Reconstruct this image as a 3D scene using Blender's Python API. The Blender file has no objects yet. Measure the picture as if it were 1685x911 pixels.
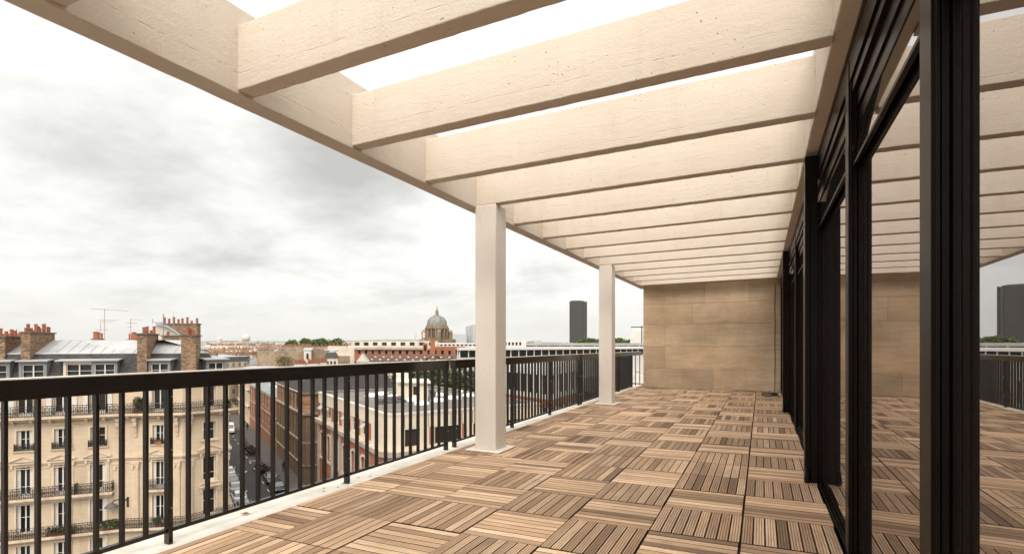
import bpy, math, random
from mathutils import Vector, Matrix
R = math.radians
sc = bpy.context.scene
COL = sc.collection
EYE = 1.1
YAW = R(25.58)
CT, ST = math.cos(YAW), math.sin(YAW)
F = 857.0
# ------------------------------------------------------------------ camera
cd = bpy.data.cameras.new('camera'); cam = bpy.data.objects.new('camera', cd); COL.objects.link(cam)
cam.location = (0, 0, EYE); cam.rotation_euler = (R(90), 0, YAW)
cd.lens = 36 * F / 1685; cd.sensor_width = 36; cd.shift_y = 109.5 / 1685
cd.clip_start = 0.05; cd.clip_end = 30000
sc.camera = cam
# ------------------------------------------------------------------ world: Nishita sky seen through broken overcast
SUN_EL, SUN_AZ = R(46), R(166)      # azimuth measured clockwise from +Y
w = bpy.data.worlds.new('World'); sc.world = w; w.use_nodes = True
nt = w.node_tree; nt.nodes.clear(); N = nt.nodes; Lk = nt.links
out = N.new('ShaderNodeOutputWorld'); bg = N.new('ShaderNodeBackground'); Lk.new(bg.outputs[0], out.inputs[0])
bg.inputs[1].default_value = 0.1
sky = N.new('ShaderNodeTexSky'); sky.sky_type = 'NISHITA'; sky.sun_disc = False
sky.sun_elevation = SUN_EL; sky.sun_rotation = SUN_AZ; sky.air_density = 1.0; sky.dust_density = 2.0
tc = N.new('ShaderNodeTexCoord'); sep = N.new('ShaderNodeSeparateXYZ'); Lk.new(tc.outputs['Generated'], sep.inputs[0])
def mth(op, a, b=None, c=None, tree=None):
    n = (tree or nt).nodes.new('ShaderNodeMath'); n.operation = op
    for i, v in enumerate((a, b, c)):
        if v is None: continue
        if isinstance(v, (int, float)): n.inputs[i].default_value = v
        else: (tree or nt).links.new(v, n.inputs[i])
    return n.outputs[0]
zc = mth('ADD', mth('MAXIMUM', sep.outputs[2], 0.0), 0.22)
cx = N.new('ShaderNodeCombineXYZ')
Lk.new(mth('DIVIDE', sep.outputs[0], zc), cx.inputs[0]); Lk.new(mth('DIVIDE', sep.outputs[1], zc), cx.inputs[1])
def wnoise(scale, detail, rough, off, dist=0.0):
    mp = N.new('ShaderNodeMapping'); mp.inputs['Location'].default_value = off
    Lk.new(cx.outputs[0], mp.inputs[0])
    n = N.new('ShaderNodeTexNoise'); n.inputs['Scale'].default_value = scale; n.inputs['Detail'].default_value = detail
    n.inputs['Roughness'].default_value = rough; n.inputs['Distortion'].default_value = dist
    Lk.new(mp.outputs[0], n.inputs['Vector']); return n.outputs['Fac']
def ramp(fac, stops, tree=None):
    r = (tree or nt).nodes.new('ShaderNodeValToRGB'); el = r.color_ramp.elements
    while len(el) < len(stops): el.new(0.5)
    for e, (p, c) in zip(el, stops): e.position = p; e.color = (*c, 1) if len(c) == 3 else c
    (tree or nt).links.new(fac, r.inputs[0]); return r.outputs[0]
CLOUD_OFF = (3.1, 1.7, 0.0)
big = wnoise(0.55, 7, 0.55, CLOUD_OFF, 0.1)
fine = wnoise(1.7, 9, 0.62, (9.3, 4.1, 0), 0.12)
mixn = mth('ADD', mth('ADD', mth('MULTIPLY', big, 0.36), mth('MULTIPLY', fine, 0.64)), -.005)
for (bx, by), pw, amt in (((575, 305), 200, .15), ((480, 255), 380, .09), ((180, 385), 160, .04), ((350, 400), 300, .06), ((75, 170), 300, .05), ((250, 270), 500, .03), ((900, 440), 400, .04), ((620, 420), 300, .03)):
    dl, dv_, dz = (bx-842.5)/F, 1.0, (565-by)/F; ln = math.sqrt(dl*dl+1+dz*dz)      # darker cloud banks
    dn = N.new('ShaderNodeVectorMath'); dn.operation = 'DOT_PRODUCT'; Lk.new(tc.outputs['Generated'], dn.inputs[0])
    dn.inputs[1].default_value = ((dl*CT-ST)/ln, (dl*ST+CT)/ln, dz/ln)
    mixn = mth('SUBTRACT', mixn, mth('MULTIPLY', mth('POWER', mth('MAXIMUM', dn.outputs['Value'], 0.0), pw), mth('MULTIPLY', mth('ADD', fine, .5), amt)))
cloud = ramp(mixn, [(0.24, (5.4, 5.35, 5.1)), (0.36, (7.5, 7.45, 7.15)), (0.45, (9.2, 9.1, 8.75)), (0.53, (10.4, 10.25, 9.9))])
hz = ramp(sep.outputs[2], [(0.0, (8.4, 8.3, 7.8)), (0.30, (9.4, 9.3, 8.9))])
hm = N.new('ShaderNodeMix'); hm.data_type = 'RGBA'
Lk.new(mth('SUBTRACT', 1.0, mth('MULTIPLY', mth('MAXIMUM', sep.outputs[2], 0.0), 9.0)), hm.inputs[0]); hm.clamp_factor = True
Lk.new(cloud, hm.inputs[6]); Lk.new(hz, hm.inputs[7])
# overcast dome: brighter towards the zenith
gr = mth('ADD', 0.98, mth('MULTIPLY', mth('POWER', mth('MAXIMUM', sep.outputs[2], 0.0), 2.0), 1.1))
# sky brightness added around the sun, behind the camera, to light front faces
sdir = (math.sin(SUN_AZ)*math.cos(SUN_EL), math.cos(SUN_AZ)*math.cos(SUN_EL), math.sin(SUN_EL))
dp = N.new('ShaderNodeVectorMath'); dp.operation = 'DOT_PRODUCT'; Lk.new(tc.outputs['Generated'], dp.inputs[0]); dp.inputs[1].default_value = sdir
glow = mth('MULTIPLY', mth('POWER', mth('MAXIMUM', dp.outputs['Value'], 0.0), 2.0), 2.6)
vm = N.new('ShaderNodeVectorMath'); vm.operation = 'SCALE'; Lk.new(hm.outputs[2], vm.inputs[0]); Lk.new(mth('ADD', gr, glow), vm.inputs['Scale'])
fm = N.new('ShaderNodeMix'); fm.data_type = 'RGBA'; fm.inputs[0].default_value = 0.95
Lk.new(sky.outputs[0], fm.inputs[6]); Lk.new(vm.outputs[0], fm.inputs[7]); Lk.new(fm.outputs[2], bg.inputs[0])
# ------------------------------------------------------------------ sun (soft, behind thin cloud)
sd = bpy.data.lights.new('sun', 'SUN'); sun = bpy.data.objects.new('sun', sd); COL.objects.link(sun)
sd.energy = 1.5; sd.angle = R(20); sd.color = (1.0, 0.93, 0.84)
sun.rotation_euler = (R(90) - SUN_EL, 0, math.pi - SUN_AZ)
sc.view_settings.view_transform = 'Standard'; sc.view_settings.look = 'None'; sc.view_settings.gamma = 1
sc.view_settings.exposure = 0.08
# ------------------------------------------------------------------ helpers
def LD(L, D): return (L * CT - D * ST, L * ST + D * CT)
def px(x, D): return LD((x - 842.5) / F * D, D)          # plan point D metres ahead in a given bearing
S_DIR = (-0.5453, 0.8383); T_DIR = (0.8383, 0.5453)        # street axis and its normal in camera plan
def st(s, t): return LD(T_DIR[0] * t + S_DIR[0] * s, T_DIR[1] * t + S_DIR[1] * s)
S_ANG = math.atan2(*(st(1, 0)[::-1]))                      # world heading of the street
GZ = -21.0 + EYE
class MB:
    def __init__(s): s.v = []; s.f = []; s.m = []; s.c = []; s.uv = []
    def face(s, pts, m=0, c=None, uv=None):
        b = len(s.v); s.v += [tuple(p) for p in pts]; s.f.append(tuple(range(b, b + len(pts)))); s.m.append(m); s.c.append(c); s.uv.append(uv)
    def poly(s, verts, faces, m=0, c=None):
        b = len(s.v); s.v += [tuple(p) for p in verts]
        for f in faces: s.f.append(tuple(i + b for i in f)); s.m.append(m); s.c.append(c); s.uv.append(None)
    def box(s, x0, x1, y0, y1, z0, z1, m=0, c=None, M=None):
        p = [(x0,y0,z0),(x1,y0,z0),(x1,y1,z0),(x0,y1,z0),(x0,y0,z1),(x1,y0,z1),(x1,y1,z1),(x0,y1,z1)]
        if M is not None: p = [tuple(M @ Vector(q)) for q in p]
        s.poly(p, [(0,3,2,1),(4,5,6,7),(0,1,5,4),(1,2,6,5),(2,3,7,6),(3,0,4,7)], m, c)
    def prism(s, poly, z0, z1, m=0, cap=True, M=None, mtop=None):
        n = len(poly); p = [(a,b,z0) for a,b in poly] + [(a,b,z1) for a,b in poly]
        if M is not None: p = [tuple(M @ Vector(q)) for q in p]
        s.poly(p, [(i,(i+1)%n,n+(i+1)%n,n+i) for i in range(n)], m)
        if cap:
            s.face(p[n:], m if mtop is None else mtop); s.face(p[:n][::-1], m)
    def ring(s, r0, r1, m=0):       # band between two rings of equal count
        n = len(r0); s.poly(list(r0)+list(r1), [(i,(i+1)%n,n+(i+1)%n,n+i) for i in range(n)], m)
    def tube(s, pts, r, n=6, m=0):
        if isinstance(r, (int, float)): r = [r]*len(pts)
        rings = []
        for i, p in enumerate(pts):
            a = Vector(pts[max(i-1,0)]); b = Vector(pts[min(i+1,len(pts)-1)]); d = (b-a).normalized()
            up = Vector((0,0,1)) if abs(d.z) < .9 else Vector((1,0,0))
            u = d.cross(up).normalized(); v = d.cross(u).normalized()
            rings.append([tuple(Vector(p) + (u*math.cos(2*math.pi*k/n) + v*math.sin(2*math.pi*k/n))*r[i]) for k in range(n)])
        for a, b in zip(rings, rings[1:]): s.ring(a, b, m)
        s.face(rings[0][::-1], m); s.face(rings[-1], m)
    def lathe(s, prof, n=24, c=(0,0), m=0):
        rs = [[(c[0]+r*math.cos(2*math.pi*k/n), c[1]+r*math.sin(2*math.pi*k/n), z) for k in range(n)] for r, z in prof]
        for a, b in zip(rs, rs[1:]): s.ring(a, b, m)
    def data(s, name, mats, uv=False, smooth=False, off=(0,0,0)):
        me = bpy.data.meshes.new(name)
        me.from_pydata([(a-off[0], b-off[1], c-off[2]) for a,b,c in s.v], [], s.f)
        for mt in mats: me.materials.append(mt)
        me.polygons.foreach_set('material_index', s.m)
        if smooth: me.polygons.foreach_set('use_smooth', [True]*len(s.f))
        if any(c is not None for c in s.c):
            ca = me.color_attributes.new('Col', 'FLOAT_COLOR', 'CORNER'); buf = []
            for f, c in zip(s.f, s.c): buf += list((c or (1,1,1)) + (1,)) * len(f)
            ca.data.foreach_set('color', buf)
        if uv:
            ul = me.uv_layers.new(name='UVMap'); buf = []
            for f, q in zip(s.f, s.uv):
                if q: 
                    for a in q: buf += list(a)
                    continue
                P = [Vector(s.v[i]) for i in f]; nn = (P[1]-P[0]).cross(P[2]-P[0])
                if nn.length < 1e-9 and len(P) > 3: nn = (P[2]-P[0]).cross(P[3]-P[0])
                if nn.length < 1e-9: nn = Vector((0,0,1))
                nn.normalize()
                if abs(nn.z) > .95: buf += [a for p in P for a in (p.x, p.y)]
                else:
                    t = Vector((-nn.y, nn.x, 0)).normalized(); q = nn.cross(t)
                    buf += [a for p in P for a in (p.dot(t), p.dot(q))]
            ul.data.foreach_set('uv', buf)
        me.validate(); me.update()
        return me
def wloc(o):
    v = Vector((0,0,0))
    while o is not None: v += o.location; o = o.parent
    return v
def tag(o, label=None, cat=None, group=None, kind=None):
    if label: o['label'] = label
    if cat: o['category'] = cat
    if group: o['group'] = group
    if kind: o['kind'] = kind
    return o
def thing(name, label, cat, loc=(0,0,0), group=None):
    o = bpy.data.objects.new(name, None); o.empty_display_size = .3; COL.objects.link(o); o.location = loc
    return tag(o, label, cat, group)
def obj(name, mb, mats, parent=None, uv=False, smooth=False, bevel=0, label=None, loc=None):
    if not isinstance(mats, (list, tuple)): mats = [mats]
    base = wloc(parent) if parent else Vector((0,0,0))
    o = bpy.data.objects.new(name, mb.data(name, mats, uv, smooth, base if loc is None else loc))
    if loc is not None: o.location = Vector(loc) - base
    o.parent = parent; COL.objects.link(o)
    if bevel:
        b = o.modifiers.new('bevel', 'BEVEL'); b.width = bevel; b.segments = 2; b.limit_method = 'ANGLE'; b.angle_limit = R(50)
    if label: o['label'] = label
    return o
def put(name, data, parent, loc, rz=0, scale=None):
    o = bpy.data.objects.new(name, data); o.parent = parent
    o.location = Vector(loc) - (wloc(parent) if parent else Vector((0,0,0))); o.rotation_euler = (0,0,rz)
    if scale: o.scale = scale
    COL.objects.link(o); return o
def copy_tree(o, parent=None):
    c = o.copy(); COL.objects.link(c); c.parent = parent
    for ch in list(o.children):
        copy_tree(ch, c)
    return c
def struct(name, mb, mats, **k):
    o = obj(name, mb, mats, **k); o['kind'] = 'structure'; return o
# ------------------------------------------------------------------ materials
def newmat(name):
    m = bpy.data.materials.new(name); m.use_nodes = True; t = m.node_tree
    return m, t, t.nodes['Principled BSDF']
def nz(t, vec, scale, detail=4, rough=.55, dist=0, sv=None):
    if sv:
        mp = t.nodes.new('ShaderNodeMapping'); mp.inputs['Scale'].default_value = sv; t.links.new(vec, mp.inputs[0]); vec = mp.outputs[0]
    n = t.nodes.new('ShaderNodeTexNoise'); n.inputs['Scale'].default_value = scale; n.inputs['Detail'].default_value = detail
    n.inputs['Roughness'].default_value = rough; n.inputs['Distortion'].default_value = dist
    t.links.new(vec, n.inputs['Vector']); return n.outputs['Fac']
def mixc(t, fac, a, b, mode='MIX'):
    m = t.nodes.new('ShaderNodeMix'); m.data_type = 'RGBA'; m.blend_type = mode
    for i, v in ((0, fac), (6, a), (7, b)):
        if isinstance(v, (int, float)): m.inputs[i].default_value = v
        elif isinstance(v, tuple): m.inputs[i].default_value = (*v[:3], 1)
        else: t.links.new(v, m.inputs[i])
    return m.outputs[2]
def bump(t, b, h, strength, dist=.01):
    n = t.nodes.new('ShaderNodeBump'); n.inputs['Strength'].default_value = strength; n.inputs['Distance'].default_value = dist
    t.links.new(h, n.inputs['Height']); t.links.new(n.outputs[0], b.inputs['Normal']); return n
def M(name, col, rough=.8, var=.18, scale=1.5, bmp=0, bscale=30, bdist=.01, metal=0, spec=.4, dirt_shade=None, dscale=.4, sv=None):
    m, t, b = newmat(name); o = t.nodes.new('ShaderNodeTexCoord').outputs['Object']
    f = ramp(nz(t, o, scale, 6, .6, sv=sv), [(.3, (0,0,0)), (.7, (1,1,1))], t)
    c = mixc(t, f, tuple(x*(1-var) for x in col), tuple(min(1, x*(1+var)) for x in col))
    if dirt_shade:
        c = mixc(t, ramp(nz(t, o, dscale, 8, .65, .5, sv=(1,1,.35)), [(.48, (0,0,0)), (.68, (.75,.75,.75))], t), c, dirt_shade)
    t.links.new(c, b.inputs['Base Color'])
    b.inputs['Roughness'].default_value = rough; b.inputs['Metallic'].default_value = metal; b.inputs['Specular IOR Level'].default_value = spec
    if bmp: bump(t, b, nz(t, o, bscale, 5, .6), bmp, bdist)
    return m
def brickmat(name, c1, c2, mortar, bw=.22, bh=.07, ms=.012, rough=.85, bmp=.5, off=.5, var=.25, cf=None):
    m, t, b = newmat(name); tc = t.nodes.new('ShaderNodeTexCoord')
    br = t.nodes.new('ShaderNodeTexBrick'); t.links.new(tc.outputs['UV'], br.inputs['Vector'])
    for k, v in (('Color1', c1), ('Color2', c2), ('Mortar', mortar)): br.inputs[k].default_value = (*v, 1)
    br.inputs['Scale'].default_value = 1; br.inputs['Mortar Size'].default_value = ms
    br.inputs['Brick Width'].default_value = bw; br.inputs['Row Height'].default_value = bh; br.inputs['Bias'].default_value = 0
    br.offset = off
    f = nz(t, tc.outputs['Object'], .8, 7, .65)
    c = mixc(t, f, br.outputs['Color'], tuple([1-var]*3), 'MULTIPLY')
    c = mixc(t, ramp(nz(t, tc.outputs['Object'], .35, 7, .6, .4, sv=(1,1,.3)), [(.5,(0,0,0)),(.72,(.55,.55,.55))], t), c, tuple(x*.45 for x in c1))
    t.links.new(c, b.inputs['Base Color']); b.inputs['Roughness'].default_value = rough; b.inputs['Specular IOR Level'].default_value = .25
    bump(t, b, br.outputs['Fac'], -bmp, .01)
    return m
# painted board-marked concrete of the pergola
def concrete_mat(name, GR, BS, LT=1.0):
    m, t, b = newmat(name); o = t.nodes.new('ShaderNodeTexCoord').outputs['Object']
    g = t.nodes.new('ShaderNodeNewGeometry')
    mo = nz(t, o, 1.3, 6, .6)
    c = mixc(t, ramp(mo, [(.3,(0,0,0)),(.7,(1,1,1))], t), (.535,.455,.368), (.585,.508,.42))
    vo = t.nodes.new('ShaderNodeTexVoronoi'); vo.inputs['Scale'].default_value = 26; t.links.new(o, vo.inputs['Vector'])
    gate = ramp(nz(t, o, 7, 2), [(.50,(0,0,0)),(.60,(1,1,1))], t)
    pit = ramp(vo.outputs['Distance'], [(.05,(1,1,1)),(.13,(0,0,0))], t)
    pitf = mixc(t, 1.0, gate, pit, 'MULTIPLY')
    c = mixc(t, 1.0, c, (min(1,LT),)*3, 'MULTIPLY') if LT < 1 else mixc(t, LT-1, c, (.8,.78,.75))
    c = mixc(t, pitf, c, (.22,.15,.10))
    # formwork joint: a broken pitted line low on the face of some beams, and faint drip streaks
    sp = t.nodes.new('ShaderNodeSeparateXYZ'); t.links.new(o, sp.inputs[0]); oi = t.nodes.new('ShaderNodeObjectInfo')
    zl = mth('ADD', sp.outputs[2], mth('MULTIPLY', nz(t, o, 3.5, 3), .035, tree=t), tree=t)
    dz = mth('ABSOLUTE', mth('SUBTRACT', zl, mth('ADD', EYE+1.555, mth('MULTIPLY', oi.outputs['Random'], .09, tree=t), tree=t), tree=t), tree=t)
    ln = mth('MULTIPLY', ramp(dz, [(.0012,(1,1,1)),(.0035,(0,0,0))], t), ramp(nz(t, o, 16, 4, .7), [(.46,(0,0,0)),(.58,(1,1,1))], t), tree=t)
    pitf = mixc(t, 1.0, pitf, mth('MULTIPLY', ln, .35, tree=t), 'ADD')
    c = mixc(t, mth('MULTIPLY', ln, .2, tree=t), c, (.32,.24,.17))
    c = mixc(t, ramp(nz(t, o, 5, 5, .7, .3, sv=(1,1,.18)), [(.55,(0,0,0)),(.8,(.35,.35,.35))], t), c, (.40,.33,.25))
    t.links.new(c, b.inputs['Base Color']); b.inputs['Roughness'].default_value = .85; b.inputs['Specular IOR Level'].default_value = .25
    h = mth('ADD', nz(t, o, 65, 6, .7), mth('MULTIPLY', nz(t, o, 9, 5, .6, sv=(.5,.5,2.4)), GR, tree=t), tree=t)
    h = mth('SUBTRACT', h, mth('MULTIPLY', pitf, 2.0, tree=t), tree=t)
    bump(t, b, h, BS, .006)
    return m
CONC = concrete_mat('painted_concrete', .9, .65); CONCS = concrete_mat('smooth_painted_concrete', .35, .22, 1.22)
def wood_mat():
    m, t, b = newmat('weathered_teak'); tc = t.nodes.new('ShaderNodeTexCoord'); uv = tc.outputs['UV']
    at = t.nodes.new('ShaderNodeAttribute'); at.attribute_name = 'Col'
    g1 = nz(t, uv, 6, 6, .65, .6, sv=(1, 22, 1)); g2 = nz(t, uv, 2.2, 4, .6, .4, sv=(1, 7, 1)); g3 = nz(t, tc.outputs['Object'], .9, 5, .6)
    c = mixc(t, 1.0, at.outputs['Color'], ramp(g1, [(.25,(.66,.62,.58)),(.55,(1,1,1)),(.8,(1.12,1.12,1.1))], t), 'MULTIPLY')
    c = mixc(t, 1.0, c, ramp(g2, [(.3,(.80,.76,.72)),(.7,(1.12,1.12,1.12))], t), 'MULTIPLY')
    c = mixc(t, 1.0, c, ramp(g3, [(.3,(.84,.84,.84)),(.7,(1.1,1.1,1.1))], t), 'MULTIPLY')
    st_ = ramp(nz(t, tc.outputs['Object'], 3.3, 6, .7, .5), [(.60,(0,0,0)),(.76,(.6,.6,.6))], t)
    c = mixc(t, st_, c, (.13,.085,.055))
    t.links.new(c, b.inputs['Base Color']); b.inputs['Roughness'].default_value = .62; b.inputs['Specular IOR Level'].default_value = .35
    bump(t, b, g1, .35, .002)
    return m
WOOD = wood_mat()
def stone_mat():
    m, t, b = newmat('banded_limestone'); tc = t.nodes.new('ShaderNodeTexCoord'); o = tc.outputs['Object']
    at = t.nodes.new('ShaderNodeAttribute'); at.attribute_name = 'Col'
    s1 = nz(t, o, 2.0, 8, .68, .5, sv=(.6, .6, 5)); s2 = nz(t, o, 14, 5, .7, .2, sv=(.25,.25,4)); s3 = nz(t, o, 1.1, 5, .6)
    c = mixc(t, 1.0, at.outputs['Color'], ramp(s1, [(.28,(.80,.78,.76)),(.5,(.98,.98,.98)),(.72,(1.1,1.1,1.1))], t), 'MULTIPLY')
    c = mixc(t, 1.0, c, ramp(s2, [(.3,(.86,.85,.84)),(.7,(1.1,1.1,1.1))], t), 'MULTIPLY')
    c = mixc(t, 1.0, c, ramp(s3, [(.3,(.78,.76,.74)),(.7,(1.16,1.16,1.16))], t), 'MULTIPLY')
    t.links.new(c, b.inputs['Base Color']); b.inputs['Roughness'].default_value = .8; b.inputs['Specular IOR Level'].default_value = .25
    bump(t, b, s2, .3, .004); return m
STONE = stone_mat()
BRONZE = M('dark_bronze_metal', (.0075,.0052,.0038), .34, .2, 3, .03, 60, .001, 0, .07)
RAILM = M('brown_black_paint', (.012,.009,.007), .17, .2, 4, .02, 80, .0005, 0, .45)
KERBM = M('white_cast_kerb', (.72,.67,.59), .75, .10, 2.5, .6, 25, .006, 0, .3, dirt_shade=(.50,.43,.34), dscale=2.6)
WHITEM = M('white_paint', (.78,.76,.70), .5, .06, 3)
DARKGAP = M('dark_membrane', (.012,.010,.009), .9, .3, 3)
STEEL = M('steel_bolt', (.38,.36,.33), .3, .1, 5, metal=1)
def glass_mirror():
    m, t, b = newmat('reflective_glass'); t.nodes.remove(b); o = t.nodes['Material Output']
    g = t.nodes.new('ShaderNodeBsdfGlossy'); g.inputs['Roughness'].default_value = 0.0; g.inputs['Color'].default_value = (.98,.95,.94,1)
    d = t.nodes.new('ShaderNodeBsdfDiffuse'); d.inputs['Color'].default_value = (.02,.016,.014,1)
    fr = t.nodes.new('ShaderNodeLayerWeight'); fr.inputs['Blend'].default_value = .5
    f = mth('ADD', .40, mth('MULTIPLY', fr.outputs['Facing'], .30, tree=t), tree=t)
    f = mth('SUBTRACT', f, mth('MULTIPLY', nz(t, t.nodes.new('ShaderNodeTexCoord').outputs['Object'], 1.6, 6, .7, .5, sv=(1,1,.4)), .10, tree=t), tree=t)
    mx = t.nodes.new('ShaderNodeMixShader'); t.links.new(f, mx.inputs[0]); t.links.new(d.outputs[0], mx.inputs[1]); t.links.new(g.outputs[0], mx.inputs[2])
    nb = t.nodes.new('ShaderNodeBump'); nb.inputs['Strength'].default_value = .02; nb.inputs['Distance'].default_value = .02
    t.links.new(nz(t, t.nodes.new('ShaderNodeTexCoord').outputs['Object'], .9, 1), nb.inputs['Height']); t.links.new(nb.outputs[0], g.inputs['Normal'])
    t.links.new(mx.outputs[0], o.inputs[0]); return m
MIRROR = glass_mirror()
def pane_mat(name, col=(.012,.012,.013), spec=.8):
    m, t, b = newmat(name); b.inputs['Roughness'].default_value = .08; b.inputs['Specular IOR Level'].default_value = spec
    o = t.nodes.new('ShaderNodeTexCoord').outputs['Object']; oi = t.nodes.new('ShaderNodeObjectInfo')
    c = mixc(t, oi.outputs['Random'], tuple(x*.5 for x in col), tuple(x*2.2 for x in col))
    t.links.new(c, b.inputs['Base Color']); return m
PANE = pane_mat('window_glass', (.013,.010,.008), .5)
# ================================================================== TERRACE
SL = 0.012                                   # cross fall of the deck and beams towards the railing
def fz(x): return SL * x
# ---- deck: square tiles of ribbed slats
rnd = random.Random(4)
def slat_profile(wd):                        # half-rounded ribs: (v, z) points across one slat
    n = 4; pts = [(0, -.018)]; g = .0036; rib = (wd - g*(n-1)) / n; v = 0
    for i in range(n):
        pts += [(v, 0.0), (v + rib, 0.0)]
        if i < n-1: pts += [(v + rib + g*.5, -.0065)]
        v += rib + g
    pts += [(wd, -.018)]
    return pts
deck = MB()
TONES = [(.58,.395,.25), (.49,.32,.195), (.35,.22,.13), (.64,.45,.295), (.22,.135,.08), (.53,.365,.235), (.42,.28,.18)]
def tile(x0, x1, y0, y1, along):
    xs, xe = x0 + .003, x1 - .003; ys, ye = y0 + .003, y1 - .003
    ext = (x1 - x0 if along == 'Y' else y1 - y0); full = .494
    n = 8; pitch = full / n; wd = pitch - .009
    tone = rnd.uniform(.86, 1.12); tilt = 0; lift = rnd.uniform(-.0010, .0010)
    for i in range(n):
        if pitch * i > ext - .025: break
        wd = min(pitch - .009, ext - pitch*i - .003)
        c0 = rnd.choice(TONES[:4] if rnd.random() < .62 else TONES)
        if along == 'Y': c0 = rnd.choice(TONES if rnd.random() < .5 else [TONES[2], TONES[6], TONES[1]])
        k = 1.12 * tone * rnd.uniform(.90, 1.08) * (.86 if along == 'Y' else 1.0); c = tuple(min(.8, a*k) for a in c0)
        tilt = rnd.uniform(-.0002, .0002); sl = rnd.uniform(-.0006, .0006)
        uo = rnd.uniform(0, 50); vo = rnd.uniform(0, 50)
        pr = slat_profile(wd)
        def P(u, v, z):
            if along == 'Y': X = xs + pitch*i + v; Y = u
            else: X = u; Y = ys + pitch*i + v
            return (X, Y, z + fz(X) + lift + sl + tilt*(v/wd - .5)*4)
        a0, a1 = (ys, ye) if along == 'Y' else (xs, xe)
        for (v0, z0), (v1, z1) in zip(pr, pr[1:]):
            q = [P(a0, v0, z0), P(a1, v0, z0), P(a1, v1, z1), P(a0, v1, z1)]
            uv = [(uo+a0, vo+v0), (uo+a1, vo+v0), (uo+a1, vo+v1), (uo+a0, vo+v1)]
            if along == 'Y': q.reverse(); uv.reverse()
            dirt_shade = .25 if min(z0, z1) < -.01 else .6 if z0 != z1 else 1.0     # shade of grooves and gaps painted into the slat colour, with grime
            deck.face(q, 0, tuple(a*dirt_shade for a in c), uv)
cols = [(.397, -.103), (-.112, -.6), (-.603, -1.1), (-1.1, -1.6), (-1.6, -2.1), (-2.1, -2.6), (-2.6, -2.955)]
exc = {(1,3):'Y',(1,2):'Y',(3,3):'Y',(5,-3):'Y',(5,-2):'Y',(5,-1):'Y',(5,0):'X',(5,1):'X',(5,2):'X',(5,3):'Y',(4,3):'Y',(5,7):'X',(6,6):'Y'}
for ci, (xr, xl) in enumerate(cols):
    for k in range(-9, 21):
        y0 = 3.15 + .5*k; y1 = y0 + .5
        if y1 > 13.52: y1 = 13.52
        if y1 - y0 < .1: continue
        if ci == 0: al = 'Y' if k % 2 == 0 else 'X'
        elif ci == 5: al = 'Y' if k % 2 == 0 else 'X'
        else: al = 'Y' if (k + ci) % 2 else 'X'
        al = exc.get((ci, k), al)
        tile(min(xl, xr), max(xl, xr), y0, y1, al)
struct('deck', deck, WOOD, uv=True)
mb = MB(); mb.poly([(-2.99,-1.4,fz(-2.99)-.045),(.9,-1.4,fz(.9)-.03),(.9,13.6,fz(.9)-.03),(-2.99,13.6,fz(-2.99)-.03)], [(0,1,2,3)])
struct('deck_membrane', mb, DARKGAP)
# ---- kerb under the railing
kb = MB(); n = 120; rr = random.Random(9)
prof = []
for i in range(n+1):
    y = -1.4 + 16.0*i/n; j = rr.uniform(-.004,.004)
    prof.append([(-3.23,y,-.35), (-3.23,y,-.050), (-3.222,y,-.037), (-2.985+j,y,-.037), (-2.970+j,y,-.047), (-2.970+j,y,-.35)])
for a, b in zip(prof, prof[1:]):
    m_ = len(a); kb.poly(a+b, [(i, i+1, m_+i+1, m_+i) for i in range(m_-1)])
kb.face(prof[0][::-1]); kb.face(prof[-1])
struct('kerb', kb, KERBM)
# ---- pergola
pg = thing('pergola', 'cream painted concrete pergola over the wooden terrace, on two square columns', 'pergola', (-2.6, 4.9, 0))
ZB = EYE + 1.465
def beam(x0, x1, y0, y1, zb, zt, slope=True, nx=70, jit=.0012, seed=1):
    r = random.Random(seed); m_ = MB(); secs = []
    L = 'x' if (x1-x0) > (y1-y0) else 'y'
    for i in range(nx+1):
        t = i/nx; j = [r.uniform(-jit, jit) for _ in range(4)]
        if L == 'x':
            X = x0 + (x1-x0)*t; s = SL*(X+2.73)
            secs.append([(X,y0+j[0],zb+s+j[1]),(X,y1+j[2],zb+s+j[1]),(X,y1+j[2],zt+s+j[3]),(X,y0+j[0],zt+s+j[3])])
        else:
            Y = y0 + (y1-y0)*t; s = SL*((x0+x1)/2+2.73) if slope else 0
            secs.append([(x0+j[0],Y,zb+s+j[1]),(x0+j[0],Y,zt+s+j[3]),(x1+j[2],Y,zt+s+j[3]),(x1+j[2],Y,zb+s+j[1])])
    for a, b in zip(secs, secs[1:]): m_.ring(a, b)
    m_.face(secs[0][::-1]); m_.face(secs[-1]); return m_
EB = beam(-2.885, -2.735, -1.6, 13.95, EYE+1.447, EYE+1.95, nx=90, seed=3)
obj('edge_beam', EB, CONC, pg, bevel=.004)
FB = beam(.318, .62, -1.6, 13.55, EYE+1.478, EYE+1.95, nx=90, seed=5)
obj('facade_beam', FB, CONC, pg, bevel=.008)
for k in range(-1, 14):
    y = 2.036 + .934*(k-1)
    if k == -1: y = .17
    obj('cross_beam', beam(-2.735, .318, y, y+.11, ZB, ZB+.375, seed=20+k), CONC, pg, bevel=.006)
for cy in (4.83, 9.51):
    c = MB(); c.box(-2.75, -2.5, cy, cy+.25, -.02, ZB)
    col = obj('column', c, CONCS, pg, bevel=.012)
    p = MB(); p.box(-2.83, -2.42, cy-.075, cy+.325, -.03, .0+fz(-2.6)+.018)
    obj('base_plate', p, CONCS, col, bevel=.006)
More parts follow.
